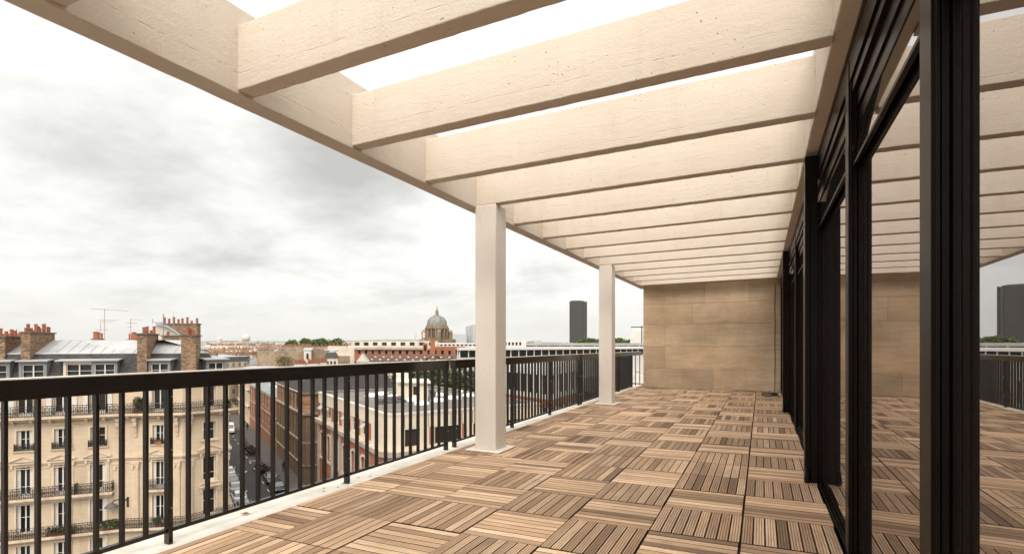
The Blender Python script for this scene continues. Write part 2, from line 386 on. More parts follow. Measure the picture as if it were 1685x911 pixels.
# ---- railing in three bolted lengths
def railz(y): return EYE - .157 - .0045*y
def railing(label, y0, posts, y1, balusters=True, openend=None):
    t = thing('railing', label, 'railing', (-3.05, y0, -.037), 'bolted lengths of terrace railing')
    m_ = MB()
    def seg(mb, xa, xb, ya, yb, za, zb):
        mb.poly([(xa,ya,railz(ya)+za),(xb,ya,railz(ya)+za),(xb,yb,railz(yb)+za),(xa,yb,railz(yb)+za),
                 (xa,ya,railz(ya)+zb),(xb,ya,railz(ya)+zb),(xb,yb,railz(yb)+zb),(xa,yb,railz(yb)+zb)],
                [(0,3,2,1),(4,5,6,7),(0,1,5,4),(1,2,6,5),(2,3,7,6),(3,0,4,7)])
    end = openend or y1
    seg(m_, -3.085, -3.015, y0, end, -.094, 0)
    obj('top_rail', m_, RAILM, t, bevel=.004)
    m_ = MB(); seg(m_, -3.083, -3.017, y0, end, .0, .0055); obj('cap_strip', m_, M('pale_cap', (.62,.58,.52), .5), t)  # pale strip added for the bright line along the rail top
    b_ = MB(); seg(b_, -3.065, -3.035, y0, y1, -.906, -.884); obj('bottom_rail', b_, RAILM, t)
    for p in posts:
        q = MB(); q.box(-3.068, -3.020, p-.012, p+.012, -.037, railz(p)-.09)
        o = obj('post', q, RAILM, t, bevel=.003)
        for zz in (.17, .50, .80):
            b2 = MB(); b2.tube([(-3.021,p,zz),(-3.011,p,zz)], .005, 8)
            obj('bolt', b2, STEEL, o)
    if balusters:
        pts = [y0] + posts + [y1]
        for a, b in zip(pts, pts[1:]):
            L = b - a; n_ = round(L/.1185)
            for i in range(1, n_):
                y = a + L*i/n_
                if y > y1 - .03 or y < y0 + .03: continue
                q = MB(); q.box(-3.0655, -3.0345, y-.0072, y+.0072, railz(y)-.895, railz(y)-.09)
                obj('baluster', q, RAILM, t)
    return t
railing('nearest length of dark brown railing, between the camera and the first cream column', -1.0, [-.98, .41, 1.83, 3.245, 4.72], 4.745)
railing('middle length of dark brown railing, between the two cream columns', 4.865, [4.89, 6.36, 7.75, 9.20], 9.225)
railing('farthest length of dark brown railing, ending beside the stone wall', 9.30, [9.33, 10.8, 12.2, 13.58], 13.6, openend=14.7)
# thin open frame past the last post
t = thing('guard_frame', 'thin dark open frame just past the far end of the railing', 'guard rail', (-3.05, 14.0, -.037))
q = MB()
for y in (14.05, 14.6): q.box(-3.06,-3.04,y-.01,y+.01,-.037,railz(y)-.094)
q.box(-3.06,-3.04,14.05,14.6,.32,.335)
obj('frame', q, RAILM, t)
# ---- stone end wall
sw = MB(); r5 = random.Random(12)
YW = 13.55; z = -.02; course = [.49, .56, .55, .52, .50, .40]
for ci, h in enumerate(course):
    x = -2.74; first = True
    while x < .43:
        L = r5.choice([.95, 1.1, 1.3, .75]) if not first else r5.choice([.55, .95, 1.2])
        first = False; x1 = min(x+L, .44)
        if .44 - x1 < .35: x1 = .44
        k = r5.uniform(.84, 1.12); w_ = r5.uniform(-.03, .03)
        c = ((.47+w_*.6)*k, .350*k, (.232-w_*.4)*k)
        sw.box(x+.004, x1-.004, YW - r5.uniform(0,.006), YW+.3, z+.004, z+h-.004, 0, c)
        x = x1
    z += h
sw.box(-2.738, .438, YW+.008, YW+.29, -.02, z-.01, 0, (.62,.50,.37))
o = obj('stone_wall', sw, STONE, None, loc=(-1.2, YW, 0))
tag(o, 'tan banded stone block wall closing the far end of the terrace', 'wall')
# ---- window wall
ww = thing('window_wall', 'dark bronze framed glass wall along the right side of the terrace', 'window wall', (.45, 6, 0))
YE = 13.54
m_ = MB()
hp = [(.404,1.478),(.404,1.44),(.412,1.44),(.412,1.425),(.404,1.425),(.404,1.33),(.425,1.33),(.425,1.315),(.415,1.315),(.415,1.27),(.435,1.27),(.435,1.19),(.446,1.19),(.446,1.115),(.60,1.115),(.60,1.478)]
ra = [(a,-1.5,EYE+b+ (.035 if b > 1.4 else 0)) for a,b in hp]; rb = [(a,YE,EYE+b+(.035 if b > 1.4 else 0)) for a,b in hp]
m_.ring(rb, ra); m_.face(ra); m_.face(rb[::-1])
obj('head_frame', m_, BRONZE, ww)
def post_mesh(y0, y1, x0, x1, ztop=1.44, steps=True):
    q = MB(); d = y1-y0; wv = x1-x0
    # plan outline: stepped sections and shadow grooves on the face turned down the terrace
    P = [(x0, y1), (x0, y0+.012), (x0+.008, y0+.012), (x0+.008, y0), (x0+wv*.28, y0), (x0+wv*.28, y0+.022), (x0+wv*.34, y0+.022), (x0+wv*.34, y0+.004),
         (x0+wv*.60, y0+.004), (x0+wv*.60, y0+.02), (x0+wv*.68, y0+.02), (x0+wv*.68, y0-.006), (x0+wv*.94, y0-.006), (x0+wv*.94, y0+.01), (x1, y0+.01), (x1, y1)]
    q.prism(P[::1], -.03, EYE+ztop); return q
def pane(name, x, y0, y1, z0, z1, parent):
    q = MB(); q.box(x, x+.006, y0, y1, z0, z1); return obj(name, q, MIRROR, parent)
# near, full-height panes
post = []
def post_at(y, x0=.400, x1=.462): obj('post', post_mesh(y-.06, y+.06, x0, x1), BRONZE, ww, bevel=.0015)
bounds = [(-1.4, 'e'), (1.75,'p'), (3.18,'p'), (4.72,'P'), (6.25,'p'), (7.8,'p'), (9.40,'P'), (10.95,'p'), (12.5,'p'), (13.47,'p')]
for y, k in bounds:
    if k == 'p': post_at(y)
    if k == 'P':
        q = MB(); q.prism([(.312,y+.14),(.312,y),(.345,y),(.345,y+.012),(.352,y+.012),(.352,y),(.398,y),(.398,y+.025),(.43,y+.025),(.43,y+.005),(.455,y+.005),(.455,y+.14)], -.03, EYE+1.115)
        q.box(.312, .402, y+.002, y+.138, EYE+1.115, EYE+1.478)
        o = obj('pillar', q, BRONZE, ww, bevel=.0015)
        s = MB(); s.tube([(.325,y+.02,EYE-1.098),(.325,y-.035,EYE-1.07),(.325,y-.03,EYE-.98)], [.02,.022,.012], 8)
        obj('foot', s, BRONZE, o)
for (a, ka), (b, kb_) in zip(bounds, bounds[1:]):
    ya = a + (.06 if ka == 'p' else .14 if ka == 'P' else 0); yb = b - (.06 if kb_ == 'p' else 0)
    door = kb_ == 'P'
    X = .432 if door else .450
    q = MB(); q.box(X-.004, X+.02, ya, yb, EYE+.958, EYE+.966)
    tr = obj('transom', q, BRONZE, ww)
    pane('pane', X, ya, yb, .02, EYE+.955, ww)
    q = MB()
    if door:
        for xx in (.402, .418, .434): q.box(xx, xx+.005, ya, yb, -.02, .018+fz(.4))
        q.box(.402, .449, ya, yb, -.03, .006)
    else:
        q.box(.402, .449, ya, yb, -.03, .018); q.box(.436, .449, ya, yb, .018, .04)
    obj('sill_track', q, BRONZE, ww)
    if a >= -2:
        # top-hung vent leaf standing slightly open
        yl0, yl1 = ya+.01, yb-.005
        tilt = .024 if b < 7 else .014
        zt, zb = EYE+1.115, EYE+.905
        q = MB()
        q.poly([(X-tilt,yl0,zb),(X-tilt,yl1,zb),(X-.002,yl1,zt),(X-.002,yl0,zt),(X-tilt+.006,yl0,zb),(X-tilt+.006,yl1,zb),(X+.004,yl1,zt),(X+.004,yl0,zt)],
               [(0,3,2,1),(4,5,6,7),(0,1,5,4),(1,2,6,5),(2,3,7,6),(3,0,4,7)])
        lf = obj('vent_window', q, MIRROR, ww)
        q = MB(); q.box(X-tilt-.008, X-tilt+.010, yl0-.02, yl1, zb-.012, zb+.003)
        q.box(X-tilt-.012, X-tilt+.0, yl1-.03, yl1-.01, zb+.06, zb+.085)
        obj('leaf_frame', q, BRONZE, lf)
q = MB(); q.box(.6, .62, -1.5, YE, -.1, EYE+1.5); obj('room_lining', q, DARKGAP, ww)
# roof slab over the rooms behind the glass and body of the host building
hb = thing('terrace_building', 'tall building carrying the terrace, mostly hidden below the white kerb', 'building', (4, 5, GZ))
q = MB(); q.box(-3.22, 12, -8, 14.9, GZ, -.36); q.box(.63, 12, -8, 13.9, -.36, EYE+1.9)
q.box(-2.7, .3, 13.86, 14.9, -.36, EYE+1.4)
obj('walls', q, M('grey_render', (.45,.42,.38), .85), hb)
# ---- hanging cable with a loose coil on the deck
cb = MB(); pts = [(.262, YW-.02, 1.3)]
pts = [(.285+.004*math.sin(i*1.3), YW-.015, EYE+1.4 - i*.16) for i in range(15)]
pts.append((.285, YW-.04, .12)); pts += [(.27, YW-.35, .02), (.20, 12.6, .012)]
for i in range(26): 
    a = i*.55; rr_ = .16+.03*math.sin(i*1.7); pts.append((.15+rr_*math.cos(a)*.9, 12.3+rr_*2.2*math.sin(a), .012+.0012*i))
pts.append((.31, 11.9, .02)); pts.append((.395, 11.85, .04))
cb.tube(pts, .007, 6)
o = obj('cable', cb, M('black_rubber', (.02,.018,.016), .6), None, loc=(.28, YW, 0)); tag(o, 'black cable hanging down the stone wall and coiled on the deck', 'cable')
# ---- fallen leaves and grit on the kerb
lm = MB(); lm.poly([(-.02,0,.002),(0,-.011,.006),(.022,0,.002),(0,.012,.007),(.03,.001,.004)], [(0,1,2,3)]); lm.face([(.022,0,.002),(.034,.002,.004),(.022,.003,.002)])
LEAFM = [M('dry_leaf', (.28,.12,.04), .8), M('grey_leaf', (.16,.13,.10), .9)]
ld = lm.data('fallen_leaf', [LEAFM[0]]); ld2 = lm.data('fallen_leaf', [LEAFM[1]])
o = put('fallen_leaf', ld, None, (-3.10, 2.36, -.034), .5, (1.6,1.6,1.6)); tag(o, 'rust coloured fallen leaf lying on the white kerb by the near balusters', 'leaf')
for i, (lx, ly) in enumerate([(-3.03,2.98),(-3.06,3.22),(-3.02,3.12),(-3.08,3.42),(-3.02,3.5),(-3.1,3.05)]):
    o = put('fallen_leaf', ld2, None, (lx, ly, -.034), i*1.1, (.8,.8,.8)); tag(o, 'small grey leaf scrap on the white kerb just before the second near railing post', 'leaf', 'leaf scraps on the kerb')
# ================================================================== CITY
ASPH = M('asphalt', (.036,.032,.030), .85, .25, .6, .3, 8, .02, dirt_shade=(.03,.028,.027), dscale=.15)
PAVE = M('pavement', (.075,.066,.058), .85, .2, .8, .2, 6, .02)
GROUND = M('city_ground', (.12,.11,.10), .9, .3, .02)
LIME = brickmat('limestone_ashlar', (.54,.42,.295), (.51,.395,.275), (.42,.325,.225), 1.1, .42, .010, .85, .25, .5, .16)
TRIM = M('limestone_trim', (.51,.40,.285), .85, .14, 1.2, .2, 10, .01, dirt_shade=(.28,.21,.15), dscale=.7)
ZINC = M('zinc_sheet', (.34,.335,.33), .5, .12, .4, metal=.15, dirt_shade=(.24,.24,.24), dscale=.4)
ZINCD = M('dark_zinc', (.17,.18,.18), .55, .15, .6)
SLATE = brickmat('slate', (.050,.046,.043), (.085,.078,.072), (.025,.023,.022), .3, .2, .015, .85, .3, .5, .25)
BRICKC = brickmat('chimney_brick', (.35,.215,.125), (.065,.038,.025), (.27,.185,.12), .27, .12, .018, .9, .4, .5, .3)
BRICKR = brickmat('red_brick', (.36,.12,.06), (.28,.09,.045), (.30,.15,.09), .23, .075, .010, .9, .3, .5, .2)
POT = M('terracotta', (.25,.085,.042), .8, .3, 4)
LEAD = M('lead_capping', (.10,.09,.08), .8)
TRIMD = M('sooty_stone_trim', (.33,.26,.19), .85, .2, 1.0, dirt_shade=(.15,.11,.08), dscale=.5)
TRIMG = M('grey_stone_trim', (.44,.37,.29), .85, .18, 1.0, dirt_shade=(.22,.18,.14), dscale=.5)
IRON = M('black_ironwork', (.013,.012,.012), .5)
FRAMEW = M('white_window_frame', (.62,.58,.52), .55, .08)
SHUT = None
def shutter_mat():
    m, t, b = newmat('louvred_shutter'); o = t.nodes.new('ShaderNodeTexCoord').outputs['Object']
    wv = t.nodes.new('ShaderNodeTexWave'); wv.bands_direction = 'Z'; wv.inputs['Scale'].default_value = 3.2; t.links.new(o, wv.inputs[0])
    b.inputs['Base Color'].default_value = (.55,.51,.45,1); b.inputs['Roughness'].default_value = .6
    bump(t, b, wv.outputs['Fac'], .8, .03); return m
SHUT = shutter_mat()
CREAM = M('cream_panel', (.53,.44,.33), .7, .06, .5)
BEIGE = M('beige_render', (.50,.42,.33), .85, .15, .3, dirt_shade=(.30,.25,.20), dscale=.12)
PALE = M('pale_render', (.48,.43,.36), .85, .12, .3, dirt_shade=(.38,.33,.28), dscale=.12)
BROWNST = brickmat('soot_stone', (.19,.13,.08), (.15,.10,.065), (.08,.055,.035), .9, .4, .02, .9, .3, .5, .35)
STRIPE = brickmat('striped_brick_stone', (.36,.24,.15), (.28,.085,.045), (.26,.17,.11), 2.2, .28, .015, .9, .2, .0, .2)
RUBBLE = M('rubble_wall', (.25,.18,.12), .95, .35, .5, .5, 3, .05, dirt_shade=(.08,.06,.045), dscale=.07)
RUBBLEL = M('pale_rubble_wall', (.50,.42,.33), .95, .2, .5, .4, 3, .05)
FLATROOF = M('bitumen_roof', (.135,.12,.10), .9, .22, .25, .2, 6, .01)
TILEROOF = brickmat('brown_roof_tile', (.15,.075,.05), (.11,.055,.04), (.07,.035,.025), .3, .35, .03, .9, .4, .5, .3)
CONCW = M('white_concrete', (.52,.49,.45), .7, .08, .3)
GREYC = M('grey_metal_roof', (.30,.295,.28), .6, .12, .2)
# ---- ground sheet, streets
q = MB(); q.poly([(-9000,-3000,GZ-.16),(9000,-3000,GZ-.16),(9000,14000,GZ-.16),(-9000,14000,GZ-.16)], [(0,1,2,3)]); struct('ground', q, GROUND)
def quad_st(s0, s1, t0, t1, z): 
    return [(*st(s0,t0), z), (*st(s0,t1), z), (*st(s1,t1), z), (*st(s1,t0), z)]
q = MB(); q.face(quad_st(28, 330, 6.3, 13.3, GZ-.0)[::-1]); q.face(quad_st(24, 45.6, -75, 60, GZ-.004)[::-1]); struct('street', q, ASPH)
def slab(mb, s0, s1, t0, t1, z0, z1):
    p = [st(s0,t0), st(s0,t1), st(s1,t1), st(s1,t0)]; mb.prism(p[::-1] if False else [p[0],p[3],p[2],p[1]][::-1], z0, z1)
q = MB(); slab(q, 45.6, 330, 13.3, 16.4, GZ-.15, GZ+.13); struct('pavement', q, PAVE)
q = MB(); slab(q, 47, 330, 4.4, 6.3, GZ-.15, GZ+.13); struct('pavement', q, PAVE)
q = MB()
for s in [x*5.2+60 for x in range(20)]:
    q.face([(*st(s,11.35),GZ+.004),(*st(s,11.47),GZ+.004),(*st(s+1.6,11.47),GZ+.004),(*st(s+1.6,11.35),GZ+.004)][::-1])
for s in (104, 112.5): q.face([(*st(s,11.4),GZ+.004),(*st(s-1.4,13.2),GZ+.004),(*st(s-1.1,13.2),GZ+.004),(*st(s+.3,11.4),GZ+.004)])
for s in (95, 99, 103): q.face([(*st(s,9.7),GZ+.004),(*st(s,9.9),GZ+.004),(*st(s+1.2,10.3),GZ+.004),(*st(s+1.2,10.1),GZ+.004)][::-1])
struct('road_markings', q, M('road_paint', (.62,.60,.55), .8))
# ---- window kit ---------------------------------------------------------------------------
def zrel(z): return z + EYE
_wc = {}
def win_data(w_, h, kind):
    """frame + pane meshes in local space: x across, y=0 wall face, +y into the wall, z up"""
    k = (round(w_,2), round(h,2), kind)
    if k in _wc: return _wc[k]
    f = MB(); d = .22; fw = .07
    mats = FRAMEW
    if kind in ('french', 'casement', 'plain', 'dormer'):
        dd = d if kind != 'dormer' else .05
        f.box(-w_/2, -w_/2+fw, dd, dd+.06, 0, h); f.box(w_/2-fw, w_/2, dd, dd+.06, 0, h)
        f.box(-w_/2+fw, w_/2-fw, dd, dd+.06, h-fw, h); f.box(-w_/2+fw, w_/2-fw, dd, dd+.06, 0, fw*(4 if kind == 'french' else 1))
        if kind != 'plain': f.box(-.045, .045, dd-.015, dd+.055, fw, h-fw)
        if kind in ('casement', 'dormer'): f.box(-w_/2+fw, w_/2-fw, dd+.005, dd+.05, h*.55, h*.55+.035)
        if kind == 'french': f.box(-w_/2+fw, w_/2-fw, dd+.005, dd+.05, h*.33, h*.33+.035)
        pd = dd+.03
    else:
        pd = .18; f.box(-w_/2, w_/2, .14, .17, 0, .05); f.box(-.03, .03, .14, .17, .05, h)
        mats = IRON if kind == 'dark' else FRAMEW
    p = MB(); p.face([(-w_/2+.02,pd,.02),(w_/2-.02,pd,.02),(w_/2-.02,pd,h-.02),(-w_/2+.02,pd,h-.02)])
    _wc[k] = (f.data('window', [mats]), p.data('pane', [PANE])); return _wc[k]
def window(parent, P, Q, s, z0, w_, h, kind, off=0):
    d = (Vector(Q)-Vector(P)); L = d.length; d /= L; n = Vector((d.y, -d.x))
    c = Vector(P) + d*s + n*off; f, p = win_data(w_, h, kind)
    o = put('window', f, parent, (c.x, c.y, z0), math.atan2(d.y, d.x)); put('pane', p, o, wloc(o)); return o
def part(name, P, Q, s, z0, mb, mats, parent, **k):
    """mb is in wall-local space (x along wall from s, y into wall, z up)"""
    d = (Vector(Q)-Vector(P)).normalized(); c = Vector(P) + d*s
    k.setdefault('off', (0,0,0)); k.pop('off')
    me = mb.data(name, mats if isinstance(mats, list) else [mats], k.get('uv', False), k.get('smooth', False))
    return put(name, me, parent, (c.x, c.y, z0), math.atan2(d.y, d.x))
def wall_seg(mb, P, Q, z0, z1, ops, m=0, depth=.3, mr=None):
    P = Vector(P); Q = Vector(Q); d = (Q-P); L = d.length; d /= L; n = Vector((d.y,-d.x))
    pt = lambda s, z, y=0: (P.x+d.x*s-n.x*y, P.y+d.y*s-n.y*y, z)
    ops = [o for o in ops if o[0] > .01 and o[1] < L-.01]
    ss = sorted({0, L, *[round(o[0],3) for o in ops], *[round(o[1],3) for o in ops]}); zs = sorted({z0, z1, *[round(o[2],3) for o in ops], *[round(o[3],3) for o in ops]})
    for a, b in zip(ss, ss[1:]):
        for c, e in zip(zs, zs[1:]):
            ms, mz = (a+b)/2, (c+e)/2
            if any(o[0] < ms < o[1] and o[2] < mz < o[3] for o in ops): continue
            mb.face([pt(a,c), pt(b,c), pt(b,e), pt(a,e)], m)
    r = m if mr is None else mr
    for a, b, c, e in ops:
        mb.face([pt(a,c),pt(a,c,depth),pt(a,e,depth),pt(a,e)][::-1], r); mb.face([pt(b,c),pt(b,e),pt(b,e,depth),pt(b,c,depth)][::-1], r)
        mb.face([pt(a,e),pt(b,e),pt(b,e,depth),pt(a,e,depth)][::-1], r); mb.face([pt(a,c),pt(a,c,depth),pt(b,c,depth),pt(b,c)], r)
def inset(poly, ds):
    """poly in (L,D) plan, clockwise seen with outward side to the right of travel; ds inset per edge"""
    n = len(poly); lines = []
    for i in range(n):
        a = Vector(poly[i]); b = Vector(poly[(i+1)%n]); d = (b-a).normalized(); nn = Vector((-d.y, d.x))
        lines.append((a + nn*ds[i], d))
    out_ = []
    for i in range(n):
        (a, d), (b, e) = lines[i-1], lines[i]; den = d.x*e.y - d.y*e.x
        if abs(den) < 1e-4: out_.append(tuple(b)); continue
        t = ((b.x-a.x)*e.y - (b.y-a.y)*e.x)/den; out_.append(tuple(a + d*t))
    return out_
def W(poly): return [LD(*p) for p in poly]
def pot_mesh(mb, x, y, z, h, r=.13): mb.lathe([(0,z),(r*1.05,z),(r,z+h*.85),(r*1.2,z+h*.86),(r*1.15,z+h),(r*.8,z+h),(r*.8,z+h*.5),(0,z+h*.5)], 8, (x,y))
rc = random.Random(77)
def chimney(parent, c, ang, lx, ly, z0, z1, npots, mat=None, pots=True, label=None, hmin=.3, hmax=.85):
    """c world xy centre, ang world heading of its long side"""
    M_ = Matrix.Translation((c[0],c[1],0)) @ Matrix.Rotation(ang, 4, 'Z')
    q = MB(); q.box(-lx/2, lx/2, -ly/2, ly/2, z0, z1, 0, M=M_); q.box(-lx/2-.1, lx/2+.1, -ly/2-.1, ly/2+.1, z1, z1+.12, 1, M=M_)
    o = obj('chimney', q, [mat or BRICKC, LEAD], parent, uv=True, label=label)
    for i in range(npots):
        if rc.random() < .28: continue
        x = -lx/2 + lx*(i+.5)/npots; p = M_ @ Vector((x, rc.uniform(-.1,.1), 0)); q = MB(); pot_mesh(q, p.x, p.y, z1+.12, rc.uniform(hmin, hmax)); obj('chimney_pot', q, POT, o)
    return o
# ================================================================== corner apartment house (left)
A0, P1, P2, P3 = (-62.0, 37.88), (-36.0, 48.28), (-31.0, 49.0), (-28.4, 52.3)
B1 = (P3[0]+S_DIR[0]*26, P3[1]+S_DIR[1]*26); B2 = (-80, 62)
HP = [A0, P1, P2, P3, B1, B2]; HW = W(HP)
hs = thing('apartment_house', 'cream limestone corner apartment house with slate mansard, iron balconies and brick chimneys', 'building', (*LD(-38,50), GZ))
zt = zrel(-3.85)
levels = [('french', -6.35, 2.3, 1.15), ('casement', -9.35, 1.75, 1.1), ('french', -13.45, 2.65, 1.15), ('casement', -16.6, 2.45, 1.15), ('casement', -20.0, 2.3, 1.15)]
walls = MB(); trim = MB()
segs = [(HW[0], HW[1]), (HW[1], HW[2]), (HW[2], HW[3]), (HW[3], HW[4]), (HW[4], HW[5]), (HW[5], HW[0])]
def seglen(P, Q): return (Vector(Q)-Vector(P)).length
LA = seglen(*segs[0])
colsA = [LA - 1.95 - 2.62*i for i in range(8)]
LB = seglen(*segs[1]); LC = seglen(*segs[2])
wcols = [[c for c in colsA if c > 1], [LB*.60], [LC*.56], [3+4*i for i in range(5)], [], []]
for (P, Q), cs_, ci in zip(segs, wcols, range(6)):
    ops = []
    for c in cs_:
        for kind, zb, h, ww_ in levels:
            if ci == 1 and kind == 'x': continue
            ops.append((c-ww_/2, c+ww_/2, zrel(zb), zrel(zb)+h))
    wall_seg(walls, P, Q, GZ, zt, ops, 0, .32)
obj('wall', walls, LIME, hs, uv=True)
def loc_frame(P, Q, s, z):
    d = (Vector(Q)-Vector(P)).normalized(); c = Vector(P)+d*s
    return Matrix.Translation((c.x, c.y, z)) @ Matrix.Rotation(math.atan2(d.y, d.x), 4, 'Z')
# string courses and cornices following the three street faces
def course(mb, z0, z1, out0, out1=None, m=0, pl=None):
    pl = pl or HP; o1 = out1 if out1 is not None else out0
    a = W(inset(pl, [-out0]*3 + [-out0, 0, 0])); b = W(inset(pl, [-o1]*3 + [-o1, 0, 0])); w0 = W(inset(pl, [.15]*3+[.15, 0, 0]))
    for i in range(4):
        mb.poly([(*w0[i], z0), (*w0[i+1], z0), (*w0[i+1], z1), (*w0[i], z1), (*a[i], z0), (*a[i+1], z0), (*b[i+1], z1), (*b[i], z1)],
                [(4,5,6,7), (7,6,2,3), (0,1,5,4)], m)
course(trim, zrel(-6.62), zrel(-6.42), .75); course(trim, zrel(-6.85), zrel(-6.62), .35, .6); course(trim, zrel(-7.2), zrel(-7.1), .1)
course(trim, zrel(-10.55), zrel(-10.35), .22); course(trim, zrel(-10.75), zrel(-10.55), .08, .15); course(trim, zrel(-11.0), zrel(-10.94), .06)
course(trim, zrel(-17.2), zrel(-16.98), .62); course(trim, zrel(-17.45), zrel(-17.2), .2, .45); course(trim, zt, zt+.2, .22); course(trim, zrel(-4.15), zt, .05, .18)
obj('cornice', trim, TRIM, hs)
# brackets, pilasters and pediments
def ornament(P, Q, s, z0, mb, name, mats=TRIM, uv=False): return part(name, P, Q, s, z0, mb, mats, hs, uv=uv)
def pediment_mb(w_):
    q = MB(); q.box(-w_/2, w_/2, -.22, .0, 0, .1)
    q.poly([(-w_/2,-.22,.1),(0,-.22,.46),(w_/2,-.22,.1),(-w_/2,0,.1),(0,0,.46),(w_/2,0,.1)], [(0,2,1),(0,1,4,3),(1,2,5,4)])
    q.poly([(-w_/2-.05,-.30,.1),(0,-.30,.50),(0,-.30,.60),(-w_/2-.05,-.30,.2),(-w_/2-.05,0,.1),(0,0,.50),(0,0,.60),(-w_/2-.05,0,.2)], [(0,1,2,3),(3,2,6,7),(0,4,5,1)])
    q.poly([(w_/2+.05,-.30,.1),(0,-.30,.50),(0,-.30,.60),(w_/2+.05,-.30,.2),(w_/2+.05,0,.1),(0,0,.50),(0,0,.60),(w_/2+.05,0,.2)], [(0,3,2,1),(3,7,6,2),(0,1,5,4)])
    for s_ in (-1, 1): q.box(s_*w_*.42-.09, s_*w_*.42+.09, -.2, 0, -.42, 0)
    q.box(-w_*.42, -w_*.42+.14, -.05, 0, -2.5, -.42); q.box(w_*.42-.14, w_*.42, -.05, 0, -2.5, -.42)
    return q
def surround_mb(w_, h):
    q = MB(); t = .16
    q.box(-w_/2-t, -w_/2, -.06, 0, 0, h); q.box(w_/2, w_/2+t, -.06, 0, 0, h); q.box(-w_/2-t, w_/2+t, -.07, 0, h, h+t)
    q.box(-w_/2-t-.1, w_/2+t+.1, -.14, 0, -.12, 0); return q
PED = pediment_mb(2.0).data('pediment', [TRIM])
def putw(name, data, P, Q, s, z, parent):
    d = (Vector(Q)-Vector(P)).normalized(); c = Vector(P)+d*s; return put(name, data, parent, (c.x,c.y,z), math.atan2(d.y,d.x))
SUR = {}
def iron_panel(w_, h, dep, scroll=True, seed=0):
    """balcony grille: front and two returns, scrolls and bars"""
    q = MB()
    def side(M_, L):
        q.box(0, L, -.02, .02, h-.04, h, M=M_); q.box(0, L, -.015, .015, .06, .09, M=M_); q.box(0, L, -.012, .012, h-.2, h-.17, M=M_)
        n = max(2, round(L/.30))
        for i in range(n+1):
            x = L*i/n; q.box(x-.018, x+.018, -.014, .014, 0, h, M=M_)
            if i < n:
                cx_ = x + L/n/2; r = min(L/n/2*.8, .15)
                for cz, rr_ in ((h*.42, r), (h*.42, r*.45), (h*.72, r*.5), (h*.16, r*.5)):
                    ps = [tuple(M_ @ Vector((cx_+rr_*math.cos(a*math.pi/4), 0, cz+rr_*math.sin(a*math.pi/4)*1.1))) for a in range(9)]
                    q.tube(ps, .020, 4)
                q.box(cx_-.01, cx_+.01, -.01, .01, .08, h-.18, M=M_)
    side(Matrix.Translation((-w_/2, -dep, 0)), w_)
    if dep > .15:
        side(Matrix.Translation((-w_/2, -dep, 0)) @ Matrix.Rotation(R(90), 4, 'Z'), dep)
        side(Matrix.Translation((w_/2, -dep, 0)) @ Matrix.Rotation(R(90), 4, 'Z'), dep)
    return q
SMALL = iron_panel(1.35, .62, .16).data('balcony_railing', [IRON])
BALC = iron_panel(2.1, .95, .62).data('balcony_railing', [IRON])
shl = MB(); shl.box(0, .5, .0, .045, 0, 2.2); SHL = shl.data('shutter', [SHUT])
shs = MB(); shs.box(0, .26, .0, .045, 0, 1.68); SHS = shs.data('shutter', [SHUT])
for (P, Q), cs_, ci in zip(segs, wcols, range(4)):
    for c in cs_:
        if ci == 0 and c < LA - 17: continue
        for li, (kind, zb, h, ww_) in enumerate(levels):
            if ci == 2:
                window(hs, P, Q, c, zrel(zb), ww_, h, kind); k = (ww_, h)
                if k not in SUR: SUR[k] = surround_mb(ww_, h).data('window_surround', [TRIM])
                putw('window_surround', SUR[k], P, Q, c, zrel(zb), hs)
                if li == 2: putw('pediment', PED, P, Q, c, zrel(-10.42), hs)
                continue
            if ci == 3 and li > 3: continue
            window(hs, P, Q, c, zrel(zb), ww_, h, kind)
            if ci == 3: continue
            k = (ww_, h)
            if k not in SUR: SUR[k] = surround_mb(ww_, h).data('window_surround', [TRIM])
            putw('window_surround', SUR[k], P, Q, c, zrel(zb), hs)
            if li == 0:
                for s_, e in ((-1, -ww_/2-.52), (1, ww_/2+.02)): o = putw('shutter', SHL, P, Q, c+e, zrel(zb)+.03, hs); o.location -= Vector((*(Vector((Q[1]-P[1], -(Q[0]-P[0]))).normalized()*-.06), 0))
            elif rc.random() < .75 or li == 4:
                for e in (-ww_/2, ww_/2-.26): o = putw('shutter', SHS, P, Q, c+e, zrel(zb)+.03, hs); d = (Vector(Q)-Vector(P)).normalized(); o.location += Vector((-d.y, d.x, 0))*.12; o.scale.z = (h-.06)/1.68
            if li == 1: putw('balcony_railing', SMALL, P, Q, c, zrel(zb)-.02, hs)
            if li == 2: putw('pediment', PED, P, Q, c, zrel(-10.42), hs)
# continuous balcony balustrades
def rail_line(poly_out, i0, i1, z, h, name='balcony_railing', s0=0, s1=1):
    pts = W(poly_out)
    for i in range(i0, i1):
        P, Q = Vector(pts[i]), Vector(pts[i+1])
        if i == i0: P = P.lerp(Q, s0)
        L = (Q-P).length; n = max(1, round(L/2.6))
        for k in range(n):
            a, b = P.lerp(Q, k/n), P.lerp(Q, (k+1)/n); part(name, a, b, (b-a).length/2, z, iron_panel((b-a).length, h, 0.0), IRON, hs)
rail_line(inset(HP, [-.68]*4+[0,0]), 0, 3, zrel(-6.42), .95, s0=.28)
rail_line(inset(HP, [-.55]*4+[0,0]), 0, 3, zrel(-16.98), .95, s0=.28)
